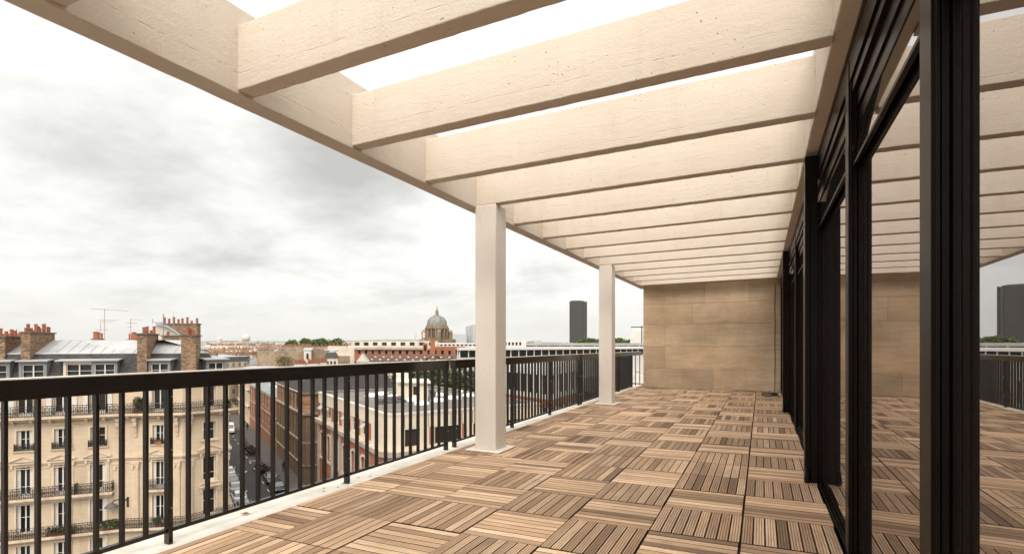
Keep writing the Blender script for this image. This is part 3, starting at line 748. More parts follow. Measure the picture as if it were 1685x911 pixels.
# second-floor balcony on the long face, single one on the corner bay
sl_ = MB(); sl_.box(-9.6, 1.25, -.68, 0, -.22, 0); sl_.box(-9.4, 1.1, -.4, 0, -.45, -.22)
part('balcony_slab', *segs[0], colsA[0], zrel(-13.47), sl_, TRIM, hs)
for i in range(4): part('balcony_railing', *segs[0], colsA[0]+1.2-1.35-2.76*i, zrel(-13.47), iron_panel(2.72, .95, .62 if i == 0 else 0.0).data and (lambda q: q)(iron_panel(2.72, .95, .62)), IRON, hs)
sl_ = MB(); sl_.box(-1.15, 1.15, -.68, 0, -.2, 0); sl_.box(-1.0, 1.0, -.4, 0, -.42, -.2)
part('balcony_slab', *segs[1], LB*.6, zrel(-13.47), sl_, TRIM, hs); putw('balcony_railing', BALC, *segs[1], LB*.6, zrel(-13.47), hs)
hd = MB(); hd.box(-.95, .95, -.32, 0, 0, .14); hd.box(-.85,-.68,-.22,0,-.45,0); hd.box(.68,.85,-.22,0,-.45,0)
part('window_hood', *segs[2], LC*.56, zrel(-13.9), hd, TRIM, hs)
pil = MB(); pil.box(-.28, .28, -.13, 0, 0, 5.6)
for x in (-.17, 0, .17): pil.box(x-.05, x+.05, -.155, -.13, .3, 5.1)
pil.box(-.36, .36, -.24, 0, 5.6, 5.75); pil.box(-.33, .33, -.2, 0, 5.35, 5.6); pil.box(-.30,-.12,-.24,0,5.1,5.45); pil.box(.12,.30,-.24,0,5.1,5.45); pil.box(-.34,.34,-.2,0,-.25,0)
PIL = pil.data('pilaster', [TRIM])
cor = MB(); cor.box(-.2, .2, -.42, 0, 0, .28); cor.box(-.17, .17, -.3, 0, -.5, 0); cor.box(-.13, .13, -.16, 0, -1.1, -.5); cor.box(-.1,.1,-.1,0,-1.5,-1.1)
for x in (-.2, .2): cor.tube([(x,-.35,.14),(x+.02*(1 if x>0 else -1),-.35,.14)], .16, 8)
COR = cor.data('console', [TRIM])
for P, Q, s in ((*segs[0], LA-.42), (*segs[1], 1.05), (*segs[1], LB-.45), (*segs[2], .55), (*segs[2], LC-.35)):
    putw('pilaster', PIL, P, Q, s, zrel(-16.7), hs); putw('console', COR, P, Q, s, zrel(-7.15), hs)
md = MB(); md.box(-.11, .11, -.55, 0, 0, .2); md.box(-.09,.09,-.3,0,-.18,0); MOD = md.data('bracket', [TRIM])
for (P, Q), a in zip(segs[:3], (LA-17, .6, .6)):
    L = seglen(P, Q); n = int((L-a)/1.3)
    for i in range(n+1): putw('bracket', MOD, P, Q, a + i*1.3, zrel(-6.86), hs)
# mansard
rb0 = inset(HP, [.25]*4+[0,0]); rb1 = inset(HP, [1.7]*4+[0,0]); rb2 = inset(HP, [5.6,4.2,4.2,5.5,0,0])
q = MB()
z0, z1, z2 = zt+.2, zrel(-.95), zrel(.35)
a, b, c = [(*p, z0) for p in W(rb0)], [(*p, z1) for p in W(rb1)], [(*p, z2) for p in W(rb2)]
q.ring(a, b, 0); q.ring(b, c, 1); q.face(c, 1); q.ring([(*p, zt+.2) for p in HW], a, 1)
roof = obj('roof', q, [SLATE, ZINC], hs, uv=True)
# standing seams on the zinc
sm = MB()
for i in range(3):
    p0, p1, r0, r1 = Vector(b[i]), Vector(b[i+1]), Vector(c[i]), Vector(c[i+1]); L = (p1-p0).length; n = max(2, round(L/.85))
    dr = (p1-p0).normalized(); up = (r0-p0)-dr*((r0-p0).dot(dr)); 
    for k in range(n+1):
        e = p0 + dr*(L*k/n); end = e + up
        lo, hi = (r0-p0).dot(dr), (r1-p0).dot(dr)
        s_ = L*k/n; f = 1.0
        if s_ < lo and lo > 0: f = s_/lo
        if s_ > hi and hi < L: f = min(f, (L-s_)/(L-hi))
        if f < .08: continue
        end = e + up*f; off = Vector((0,0,.02)); sm.tube([tuple(e+off), tuple(end+off)], .028, 4)
    sm.tube([tuple(p0+Vector((0,0,.02))), tuple(p1+Vector((0,0,.02)))], .07, 6)
obj('standing_seam', sm, ZINC, roof); 
for k_ in range(0): pass
# dormers
def dormer(cx_px, D, w_=1.55, h=1.75, hat=2.3, zb=-3.35, dep=2.0, cream=False):
    d = (Vector(HW[1])-Vector(HW[0])).normalized() if cx_px < 215 else (Vector(HW[2])-Vector(HW[1])).normalized()
    if cx_px > 300: d = (Vector(HW[3])-Vector(HW[2])).normalized()
    u_ = (cx_px-842.5)/F; D = 156.7/(2.5-u_)+.32 if cx_px < 215 else (48.28+.144*36)/(1-.144*u_)+.32 if cx_px < 300 else D
    c = Vector(px(cx_px, D)); M_ = Matrix.Translation((c.x, c.y, zrel(zb))) @ Matrix.Rotation(math.atan2(d.y,d.x), 4, 'Z')
    q = MB(); t = .2
    q.box(-w_/2-t, -w_/2, 0, dep, 0, h, 0, M=M_); q.box(w_/2, w_/2+t, 0, dep, 0, h, 0, M=M_); q.box(-w_/2, w_/2, .0, .2, h-.22, h, 0, M=M_)
    q.box(-w_/2, w_/2, .3, .4, 0, h-.22, 2, M=M_)
    hp_ = [(-hat/2,-.28,h),(hat/2,-.28,h),(hat/2,dep+1.2,h+.25),(-hat/2,dep+1.2,h+.25)]
    q.poly([tuple(M_ @ Vector(p)) for p in hp_] + [tuple(M_ @ (Vector(p)+Vector((0,0,.1)))) for p in hp_], [(0,3,2,1),(4,5,6,7),(0,1,5,4),(1,2,6,5),(2,3,7,6),(3,0,4,7)], 1)
    o = obj('dormer', q, [CREAM if cream else ZINCD, ZINC, IRON], hs)
    f, p = win_data(w_, h-.3, 'dormer'); o2 = put('window', f, o, (M_ @ Vector((0,.08,.05))), math.atan2(d.y,d.x))
dormer(-8, 46.0); dormer(54, 46.9); dormer(130, 48.0, 1.9, cream=True, hat=3.4); dormer(172, 48.6); dormer(262, 49.9, 1.5); dormer(356, 51.6, 1.4)
# skylight and party-wall chimneys; heading of the party walls runs back from the street
def ldang(dL, dD): v = LD(dL, dD); return math.atan2(v[1], v[0])
AN = ldang(-.371, .928)
def pxl(x, D): return ((x-842.5)/F*D, D)
def stack(x, D, off, lx, ly, z0, z1, n, ang=AN, **k):
    L_, D_ = pxl(x, D); v = (-.371, .928) if ang == AN else (math.cos(0), 0)
    c = LD(L_ + v[0]*off, D_ + v[1]*off); return chimney(hs, c, ang, lx, ly, zrel(z0), zrel(z1), n, **k)
stack(38, 46.0, 2.9, 5.0, .65, -3.6, .95, 10)
stack(233, 48.4, 2.2, 4.2, .75, -3.7, .85, 7)
stack(309, 49.2, 1.6, 2.6, 1.2, -3.8, .72, 8)
L_, D_ = pxl(292, 54.5); chimney(hs, LD(L_, D_), ldang(1, .15), 2.6, .7, zrel(-2), zrel(.75), 3)
stack(-10, 45.2, 4.2, 6.5, .7, -3, .55, 9)
sk = MB(); sk.box(-.75,.75,-.55,.55,0,.12,0); sk.box(-.65,.65,-.45,.45,.12,.135,1)
L_, D_ = pxl(152, 52.3); o = put('skylight', sk.data('skylight', [ZINCD, pane_mat('skylight_glass', (.35,.36,.36), .5)]), hs, (*LD(L_, D_), zrel(-.32)), AN-R(90)); o.rotation_euler = (R(19), 0, AN-R(90))
for x in (110, 199):
    v = MB(); v.lathe([(.16,0),(.16,.14),(.02,.22)], 8); L_, D_ = pxl(x, 50.8); put('roof_vent', v.data('roof_vent', [LEAD]), hs, (*LD(L_, D_), zrel(-.62)))
# ---- foliage kit
def leafmat(name, a, b_):
    m, t, b = newmat(name); o = t.nodes.new('ShaderNodeTexCoord').outputs['Object']; at = t.nodes.new('ShaderNodeAttribute'); at.attribute_name = 'Col'
    t.links.new(mixc(t, 1.0, mixc(t, ramp(nz(t, o, .5, 4), [(.35,(0,0,0)),(.65,(1,1,1))], t), a, b_), at.outputs['Color'], 'MULTIPLY'), b.inputs['Base Color']); b.inputs['Roughness'].default_value = .65
    b.inputs['Specular IOR Level'].default_value = .2; return m
LEAFD = leafmat('dark_foliage', (.030,.040,.014), (.075,.085,.03)); LEAFG = leafmat('green_foliage', (.055,.085,.022), (.12,.14,.045)); LEAFB = leafmat('olive_foliage', (.11,.085,.035), (.16,.13,.055))
BARK = M('bark', (.10,.08,.06), .9)
def crown_mb(rx, ry, rz, zc_, n, size, seed, clumps=14):
    r = random.Random(seed); q = MB(); cl = []
    for _ in range(clumps):
        a, b, c = r.gauss(0,.5), r.gauss(0,.5), r.uniform(-.8,.75); k = math.sqrt(a*a+b*b+c*c)+1e-6; m = min(1, k)/k*.72
        cl.append((a*m, b*m, c*m, r.uniform(.30,.5)))
    for _ in range(n):
        c = r.choice(cl); v = Vector((r.gauss(0,1), r.gauss(0,1), r.gauss(0,1))).normalized() * c[3]*r.uniform(.65,1.05)
        p = Vector(((c[0]+v.x)*rx, (c[1]+v.y)*ry, zc_+(c[2]+v.z)*rz))
        u = Vector((r.gauss(0,1), r.gauss(0,1), r.gauss(0,1))).normalized(); t = u.cross(Vector((r.gauss(0,1),r.gauss(0,1),r.gauss(0,1)))).normalized(); s_ = size*r.uniform(.6,1.3)
        k = r.uniform(.65, 1.25)
        q.face([tuple(p-u*s_), tuple(p+t*s_*.5), tuple(p+u*s_), tuple(p-t*s_*.5)], 0, (k,k,k))
    return q
def tree(name, label, loc, rx, rz, zc_, n, size, seed, mat=LEAFD, group=None, trunk=True, ry=None):
    t = thing(name, label, 'tree', loc, group)
    put('crown', crown_mb(rx, ry or rx, rz, zc_, n, size, seed).data('crown', [mat]), t, loc)
    q = MB(); q.tube([(0,0,0),(.1,0,zc_*.5),(0,.1,zc_)], [rx*.07+.08, rx*.05+.05, .05], 7)
    for a in range(4): q.tube([(.08,0,zc_*.55),(rx*.4*math.cos(a*1.6),rx*.4*math.sin(a*1.6),zc_*.95)], [rx*.035,.03], 5)
    put('trunk', q.data('trunk', [BARK]), t, loc); return t
# balcony plants
def plant(label, P, Q, s, off, z, rx, rz, n, size, seed, mat=LEAFG, ry=None, box=True):
    d = (Vector(Q)-Vector(P)).normalized(); c = Vector(P)+d*s+Vector((d.y,-d.x))*off; loc = (c.x, c.y, z)
    t = thing('balcony_plant', label, 'plant', loc)
    put('foliage', crown_mb(rx, ry or rx*.5, rz, rz*.9+.15, n, size, seed).data('foliage', [mat]), t, loc, math.atan2(d.y,d.x))
    q = MB(); q.box(-rx*.6, rx*.6, -.14, .14, 0, .28); put('planter', q.data('planter', [POT]), t, loc, math.atan2(d.y,d.x)); return t
plant('large dark bush in a planter on the top balcony of the corner house', *segs[1], 1.5, .4, zrel(-6.42), .75, .8, 500, .12, 1, LEAFD)
plant('bright green shrub on the lowest balcony of the corner house beside the wall lamp', *segs[0], LA-.9, .3, zrel(-16.98), .9, .5, 320, .12, 2, LEAFG)
plant('small yellow-green plant on the lowest balcony under the corner bay window', *segs[1], LB*.62, .3, zrel(-16.98), .45, .5, 200, .1, 3, LEAFG)
plant('long dark hedge of pot plants along the lowest balcony of the corner house', *segs[0], LA-4.6, .3, zrel(-16.98), 1.6, .35, 420, .1, 4, LEAFD)
plant('little window box of flowers on the narrow corner bay balcony', *segs[1], LB*.6, .1, zrel(-9.35), .45, .15, 80, .07, 5, LEAFB)
plant('trailing green plant at the rounded street end of the top balcony', *segs[2], LC-.3, .5, zrel(-6.42), .4, .45, 160, .1, 6, LEAFG)
# wall lamp
d = (Vector(HW[1])-Vector(HW[0])).normalized(); n_ = Vector((d.y,-d.x)); c = Vector(HW[1])+Vector((d.y,-d.x))*.05+d*.35
t = thing('wall_lamp', 'grey dome lantern on a bracket fixed to the corner house pilaster wall', 'lamp', (c.x, c.y, zrel(-14.6)))
LM = Matrix.Translation((c.x,c.y,zrel(-14.6))) @ Matrix.Rotation(math.atan2(d.y,d.x),4,'Z')
q = MB(); q.box(-.08,.08,-.1,.02,-.5,.4,M=LM); q.tube([tuple(LM @ Vector(p)) for p in ((0,-.05,.1),(-.4,-.25,.35),(-.9,-.45,.3),(-1.1,-.5,.1))], .05, 6); obj('bracket', q, IRON, t)
cc = LM @ Vector((-1.15,-.5,0)); q = MB(); q.lathe([(.05,cc.z+.15),(.2,cc.z+.05),(.5,cc.z-.2),(.52,cc.z-.3)], 14, (cc.x,cc.y)); obj('lamp_shade', q, LEAD, t)
q = MB(); q.lathe([(.46,cc.z-.3),(.35,cc.z-.45),(0,cc.z-.5)], 14, (cc.x,cc.y)); obj('lamp_bowl', q, M('milky_glass', (.6,.55,.48), .3), t)
# ---- aerials
RUST = M('rusty_aerial', (.38,.22,.16), .7)
def aerial(label, x, D, zb, ztop, arms, mat=RUST, r=.035):
    c = px(x, D); t = thing('tv_aerial', label, 'aerial', (*c, zrel(zb)))
    q = MB(); q.tube([(*c, zrel(zb)), (*c, zrel(ztop))], r, 6); obj('mast', q, mat, t)
    for z, xa, xb, tilt, teeth in arms:
        q = MB(); a = px(x+xa, D); b = px(x+xb, D); za, zb_ = zrel(z), zrel(z)+tilt
        q.tube([(*a, za), (*b, zb_)], r*.7, 5)
        for i in range(teeth):
            f = (i+.5)/teeth; p = Vector((*a,za)).lerp(Vector((*b,zb_)), f); v = Vector((*LD(0,1),0))*.3; q.tube([tuple(p-v),tuple(p+v)], r*.4, 4)
        obj('antenna', q, mat, t)
aerial('tallest rusty aerial with a long cross boom above the zinc roof', 172, 56, .3, 3.75, [(3.75,-22,38,-.25,14),(2.5,-9,22,0,7),(1.5,-14,5,0,4)])
aerial('short rusty aerial just left of the tallest one', 165.5, 56.5, .3, 2.35, [(2.35,0,22,-.05,5)], r=.025)
aerial('rusty aerial with a dish and double boom near the brick stack', 215, 57, .3, 2.7, [(2.65,0,18,-.05,6),(2.25,-6,10,0,4),(1.8,-4,1,0,2)])
aerial('grey television aerial with an upturned arm beside the white gable', 269, 53, .2, 3.0, [(2.15,-18,0,0,0),(2.15,-18,-18,.35,0)], ZINCD, .05)
aerial('thin whip aerial on the highest brick chimney', 285, 61, 2.3, 3.6, [], ZINCD, .02)
aerial('bent rusty bracket aerial over the leftmost chimney pots', 27, 51, .6, 1.5, [(1.0,-12,6,.4,0)], RUST, .025)
# ================================================================== generic building
def house(label, poly, ztop, wall, roof='flat', rmat=None, zroof=1.5, cols=None, name='building', loc=None, group=None, roofpart='roof', ins=None, par=.5, parmat=None, base=-21, wmax=100):
    """poly (L,D) plan with first edges facing the camera (left to right). cols: {edge: dict(n=,rows=[(z,h)],w=,kind=,m=margin)}"""
    c = Vector((0,0))
    for p in poly: c += Vector(p)
    c /= len(poly); t = thing(name, label, 'building', (*LD(*c), zrel(base)), group)
    q = MB(); Wp = W(poly); n = len(poly); wins = []
    for i in range(n):
        P, Q = Wp[i], Wp[(i+1)%n]; ops = []; L = seglen(P, Q)
        if cols and i in cols:
            k = cols[i]; mg = k.get('m', .6); pit = (L-2*mg)/k['n']
            for a in range(k['n']):
                s = mg + pit*(a+.5)
                for zb, h in k['rows']:
                    ops.append((s-k['w']/2, s+k['w']/2, zrel(zb), zrel(zb)+h)); wins.append((P, Q, s, zrel(zb), k['w'], h, k.get('kind','plain')))
        wall_seg(q, P, Q, zrel(base), zrel(ztop), ops, 0, .25)
    obj('wall', q, wall, t, uv=True)
    for a in wins[:wmax]: window(t, *a)
    q = MB()
    if roof == 'flat':
        top = [(*p, zrel(ztop)) for p in Wp]; inn = [(*p, zrel(ztop)) for p in W(inset(poly, [.35]*n))]; inl = [(*p[:2], zrel(ztop)-par) for p in inn]
        q.ring(top, inn, 1); q.ring(inn, inl, 1); q.face(inl, 0); obj(roofpart, q, [rmat or FLATROOF, parmat or PALE], t, uv=True)
    elif roof == 'mansard':
        ds = ins or [1.2]*n; r1 = inset(poly, ds); a = [(*p, zrel(ztop)) for p in W(inset(poly, [-.2]*n))]; b = [(*p, zrel(ztop)+zroof) for p in W(r1)]
        r2 = inset(poly, [d+3.0 if d > 0 else 0 for d in ds]); c2 = [(*p, zrel(ztop)+zroof+.6) for p in W(r2)]
        q.ring(a, b, 0); q.ring(b, c2, 1); q.face(c2, 1); q.face(a[::-1], 0); obj(roofpart, q, [rmat or SLATE, ZINC], t, uv=True)
    elif roof == 'gable':   # ridge parallel to edge 0, 4-gon
        a = [Vector((*p, zrel(ztop))) for p in W(inset(poly, [-.3]*n))]
        m1 = (a[0]+a[3])/2; m2 = (a[1]+a[2])/2; m1.z = m2.z = zrel(ztop)+zroof
        q.face([a[0],a[1],m2,m1], 0); q.face([a[2],a[3],m1,m2], 0); q.face([a[1],a[2],m2], 1); q.face([a[3],a[0],m1], 1); obj(roofpart, q, [rmat or ZINC, wall], t, uv=True)
    elif roof == 'pent':
        a = [Vector((*p, zrel(ztop))) for p in W(inset(poly, [-.2]*n))]; b = [v.copy() for v in a]; b[2].z += zroof; b[3].z += zroof
        q.face(b, 0); q.face([b[1],a[1],a[2],b[2]][:4],1); q.face([a[0],b[0],b[3],a[3]],1); q.face([a[2],a[3],b[3],b[2]],1); obj(roofpart, q, [rmat or ZINC, wall], t, uv=True)
    return t
def stq(s0, s1, t0, t1):
    f = lambda s, t: (T_DIR[0]*t+S_DIR[0]*s, T_DIR[1]*t+S_DIR[1]*s)
    return [f(s1,t0), f(s0,t0), f(s0,t1), f(s1,t1)]      # edge0 street side, edge1 near side
# ---- rounded flat-roofed brick and cream building
f_ = lambda s, t: (T_DIR[0]*t+S_DIR[0]*s, T_DIR[1]*t+S_DIR[1]*s)
arc = [(46+1.3*(1-math.sin(a)), 16.4+1.3*(1-math.cos(a))) for a in [R(x) for x in (0, 22, 45, 68, 90)]]
CB = [f_(73,16.4)] + [f_(*p) for p in arc] + [f_(46,33.5), f_(73,33.5)]
cb_ = thing('corner_building', 'flat-roofed corner building with cream top panels over orange brick and stone arches', 'building', (*LD(*f_(60,25)), GZ))
cw = W(CB); n = len(cw)
upper = MB(); lower = MB(); wl = []
Lc = seglen(cw[0], cw[1])
bays = [2.2 + 3.55*i for i in range(6)]
ops = [(s-1.0, s+1.0, zrel(-9.45), zrel(-7.95)) for s in bays]
wall_seg(upper, cw[0], cw[1], zrel(-9.9), zrel(-6.7), ops, 1, .3)
q = MB()
for i in range(1, n):
    P, Q = cw[i], cw[(i+1)%n]; L = seglen(P, Q); ops = []
    if i == 5: ops = [(a, a+b, zrel(-9.6), zrel(-8.0)) for a, b in ((.35,1.5),(3.4,2.6),(7.6,2.6),(11.8,2.4))]
    wall_seg(upper, P, Q, zrel(-9.9), zrel(-6.7), ops, 0, .3); wl.append((P, Q, ops))
o = obj('upper_wall', upper, [CREAM, CREAM], cb_, uv=True)
# brick piers between the strip windows and vertical panel joints
q = MB()
d0 = (Vector(cw[1])-Vector(cw[0])).normalized(); ang0 = math.atan2(d0.y, d0.x)
for i in range(7):
    s = .42 + 3.55*i; 
    if s > Lc-.3: continue
    c = Vector(cw[0])+d0*s; M_ = Matrix.Translation((c.x,c.y,0)) @ Matrix.Rotation(ang0,4,'Z'); b2 = MB(); b2.box(-.55,.55,-.04,.05,zrel(-9.55),zrel(-7.9),M=M_); obj('brick_pier', b2, BRICKR, cb_, uv=True)
for s in bays: window(cb_, cw[0], cw[1], s, zrel(-9.45), 2.0, 1.5, 'casement')
for P, Q, ops in wl:
    for o_ in ops: window(cb_, P, Q, (o_[0]+o_[1])/2, o_[2], o_[1]-o_[0], o_[3]-o_[2], 'dark')
d5 = (Vector(cw[6])-Vector(cw[5])).normalized(); a5 = math.atan2(d5.y,d5.x)
for s in (3.3, 6.8, 11.0):
    c = Vector(cw[5])+d5*s; M_ = Matrix.Translation((c.x,c.y,0)) @ Matrix.Rotation(a5,4,'Z'); b2 = MB(); b2.box(-.5,.02,-.04,.05,zrel(-9.6),zrel(-7.9),M=M_); obj('brick_pier', b2, BRICKR, cb_, uv=True)
for i in range(12):
    c = Vector(cw[5])+d5*(.3+1.2*i); M_ = Matrix.Translation((c.x,c.y,0)) @ Matrix.Rotation(a5,4,'Z'); b2 = MB(); b2.box(-.03,.03,-.012,.0,zrel(-7.9),zrel(-6.75),M=M_); obj('panel_joint', b2, LEAD, cb_)
def ring_course(poly, z0, z1, o0, o1, k, mats, parent, name, inn=.1):
    n = len(poly); a = W(inset(poly, [-o0]*n)); b = W(inset(poly, [-o1]*n)); w0 = W(inset(poly, [inn]*n)); q = MB()
    for i in range(k):
        j = (i+1) % n
        q.poly([(*w0[i],z0),(*w0[j],z0),(*w0[j],z1),(*w0[i],z1),(*a[i],z0),(*a[j],z0),(*b[j],z1),(*b[i],z1)], [(4,5,6,7),(7,6,2,3),(0,1,5,4)])
    return obj(name, q, mats, parent)
ring_course(CB, zrel(-10.45), zrel(-9.9), .45, .6, 7, TRIMG, cb_, 'ledge')
ring_course(CB, zrel(-6.7), zrel(-6.45), .06, .06, 8, PALE, cb_, 'parapet', .3)
# lower brick walls with tall arched stone-framed windows
ops = [(s-.75, s+.75, zrel(-14.6), zrel(-11.6)) for s in bays] + [(s-.75, s+.75, zrel(-20), zrel(-16.6)) for s in bays]
wall_seg(lower, cw[0], cw[1], GZ, zrel(-10.45), ops, 0, .3)
for i in range(1, n): wall_seg(lower, cw[i], cw[(i+1)%n], GZ, zrel(-10.45), [(.8+3.4*a,2.5+3.4*a,zrel(-14.4),zrel(-11.8)) for a in range(4)] if i == 5 else [], 0, .3)
obj('lower_wall', lower, BRICKR, cb_, uv=True)
ar = MB(); 
for s_ in (-1, 1): ar.box(s_*.95-.2, s_*.95+.2, -.08, 0, -.3, 2.6)
ar.box(-1.15,1.15,-.14,0,-.45,-.2)
for k in range(8):
    a0, a1 = math.pi*k/8, math.pi*(k+1)/8; f3 = lambda a, r_: (r_*math.cos(a), 2.6+r_*.55*math.sin(a))
    (xa,za),(xb,zb_),(xc,zc2),(xd,zd) = f3(a0,.75), f3(a1,.75), f3(a1,1.2), f3(a0,1.2)
    ar.poly([(xa,-.1,za),(xb,-.1,zb_),(xc,-.1,zc2),(xd,-.1,zd),(xa,0,za),(xb,0,zb_),(xc,0,zc2),(xd,0,zd)], [(0,3,2,1),(3,7,6,2),(0,1,5,4)])
AR = ar.data('stone_arch', [TRIMG])
pr_ = MB(); pr_.box(-.28,.28,-.16,0,0,10.4); PR = pr_.data('stone_pier', [M('grey_stone', (.34,.29,.23), .9, .2)])
for s in bays:
    putw('stone_arch', AR, cw[0], cw[1], s, zrel(-14.6), cb_); window(cb_, cw[0], cw[1], s, zrel(-14.6), 1.5, 3.0, 'casement'); window(cb_, cw[0], cw[1], s, zrel(-20), 1.5, 3.4, 'casement')
for s in [.35+3.55*i for i in range(7)]: putw('stone_pier', PR, cw[0], cw[1], s, GZ, cb_)
for a in range(4): window(cb_, cw[5], cw[6], 1.65+3.4*a, zrel(-14.4), 1.7, 2.6, 'casement')
aw = MB(); aw.poly([(-.45,-.03,.9),(.45,-.03,.9),(.45,-.5,.5),(-.45,-.5,.5)], [(0,3,2,1),(0,1,2,3)]); AW = aw.data('awning', [ZINC])
for s, e in ((bays[0],-.45),(bays[0],.5),(bays[3],.3),(bays[5],.4),(bays[1],-.3)): putw('awning', AW, cw[0], cw[1], s+e, zrel(-9.0), cb_)
q = MB(); q.face([(*p, zrel(-6.72)) for p in W(inset(CB, [.1]*len(CB)))]); q2 = obj('roof', q, FLATROOF, cb_)
ph = W([pxl(655,61.5), pxl(704,60.5), pxl(700,66), pxl(658,66.5)])
q = MB(); 
for i in range(4): wall_seg(q, ph[i], ph[(i+1)%4], zrel(-6.7), zrel(-4.62), [(1.9,2.6,zrel(-6.0),zrel(-5.0))] if i == 0 else [], 0, .2)
pr = obj('penthouse', q, CREAM, cb_); window(pr, ph[0], ph[1], 2.25, zrel(-6.0), .7, 1.0, 'dark')
q = MB(); q.prism(W(inset([pxl(655,61.5), pxl(704,60.5), pxl(700,66), pxl(658,66.5)], [-.35]*4)), zrel(-4.62), zrel(-4.45)); obj('canopy_slab', q, PALE, pr)
q = MB(); q.prism(W([pxl(648,66.8), pxl(672,66.3), pxl(672,69), pxl(650,69.5)]), zrel(-6.7), zrel(-3.9)); obj('stair_tower', q, PALE, cb_)
dm = MB(); dm.lathe([(.85,0),(.85,.18),(.7,.32),(.4,.42),(0,.46)], 14); DM = dm.data('dome_light', [M('opal_acrylic', (.72,.70,.66), .35)], smooth=True)
for x, y in ((611,645.6),(629,649.5),(649,653.5),(677,659.5),(694,665.3),(721,651),(720,660),(771,651.6),(745,656)):
    D = 6.7*F/(y-565); 
    if x < 625: D = 66
    put('dome_light', DM, cb_, (*px(x, D), zrel(-6.7)), 0, (1,1,1))
vp = MB(); vp.tube([(0,0,0),(0,0,1.0)], .12, 8); vp.tube([(-.25,0,1.0),(.25,0,1.0)], .18, 8); put('vent_pipe', vp.data('vent_pipe', [WHITEM]), cb_, (*px(758, 62), zrel(-6.7)))
fan = MB(); fan.lathe([(.25,0),(.25,.35),(.38,.36),(.32,.62),(0,.66)], 10)
for x, y in ((628,664),(642,661),(657,660),(692,655),(713,652),(710,648)): put('roof_fan', fan.data('roof_fan', [LEAD]), cb_, (*px(x, 6.7*F/(y-565)), zrel(-6.7)))
q = MB(); p = [px(622,57.6), px(668,59.5), px(668,60.1), px(622,58.2)]; q.prism(p, zrel(-6.7), zrel(-6.4)); obj('duct_plinth', q, LEAD, cb_)
# ---- soot-stone block with slate mansard
rowsB = [(-10.1,1.7),(-14.1,2.6),(-18.0,2.6)]
bb = house('brown stone block with striped brick top floor and dark slate mansard roof', stq(82,106,16.4,30.3), -7.5, BROWNST, 'mansard', SLATE, 2.75, {0: dict(n=8, rows=rowsB, w=1.3, kind='casement', m=1.2), 1: dict(n=3, rows=[(-14,2.4),(-18,2.4)], w=1.2, kind='casement', m=2)}, name='stone_building', ins=[.9,1.0,.9,.9])
bp = stq(82,106,16.4,30.3)
ring_course(bp, zrel(-10.75), zrel(-10.4), .35, .5, 2, TRIMD, bb, 'cornice'); ring_course(bp, zrel(-7.65), zrel(-7.35), .3, .5, 2, TRIMD, bb, 'cornice'); ring_course(bp, zrel(-15.0), zrel(-14.7), .15, .25, 2, TRIMD, bb, 'string_course'); ring_course(bp, zrel(-18.4), zrel(-18.15), .15, .25, 2, TRIMD, bb, 'string_course')
bw = W(bp)
for e, cnt in ((0, 9), (1, 4)):
    P, Q = bw[e], bw[e+1]; L = seglen(P, Q)
    for i in range(cnt):
        s = .45 + (L-.9)*i/(cnt-1); b2 = MB(); b2.box(-.45,.45,-.10,0,0,2.7); part('striped_pier', P, Q, s, zrel(-10.38), b2, STRIPE, bb, uv=True)
        b2 = MB(); b2.box(-.3,.3,-.14,0,0,7.3); part('pilaster', P, Q, s, zrel(-18.1), b2, BROWNST, bb, uv=True)
for i in range(6):
    P, Q = bw[0], bw[1]; b2 = MB(); b2.box(-.75,.75,.5,2.2,0,1.9,0); b2.box(-.6,.6,.46,.5,.2,1.6,1); b2.box(-.9,.9,.35,2.3,1.9,2.05,2); part('dormer', P, Q, 2.8+3.7*i, zrel(-7.3), b2, [ZINCD, PANE, ZINC], bb)
# ---- orange brick studio block, glazed roof
gb = house('orange brick block with tall studio windows and glazed zinc roof', stq(107,148,16.4,28), -10.2, brickmat('pale_orange_brick', (.33,.145,.08), (.26,.11,.06), (.22,.14,.09), .4, .12, .012), 'pent', ZINCD, 3.2,
   {0: dict(n=10, rows=[(-13.4,2.6),(-17.2,2.7)], w=2.5, kind='casement', m=.6), 1: dict(n=2, rows=[(-13.4,2.4)], w=1.4, kind='casement', m=2)}, name='studio_building')
gp = stq(107,148,16.4,28); ring_course(gp, zrel(-10.75), zrel(-10.35), .1, .15, 2, TRIMD, gb, 'band'); ring_course(gp, zrel(-14.4), zrel(-14.1), .08, .1, 2, TRIMD, gb, 'band'); ring_course(gp, zrel(-18.4), zrel(-18.1), .1, .1, 2, TRIMD, gb, 'band')
for i in range(7):
    c = [f_(110+3.2*i, 18.5), f_(111.6+3.2*i, 18.5), f_(111.6+3.2*i, 25), f_(110+3.2*i, 25)]; z_ = lambda t_: zrel(-10.2)+3.2*(t_-16.2)/12+.06
    q = MB(); q.face([(*LD(*c[0]), z_(18.5)), (*LD(*c[1]), z_(18.5)), (*LD(*c[2]), z_(25)), (*LD(*c[3]), z_(25))][::-1]); obj('roof_light', q, WHITEM, gb)
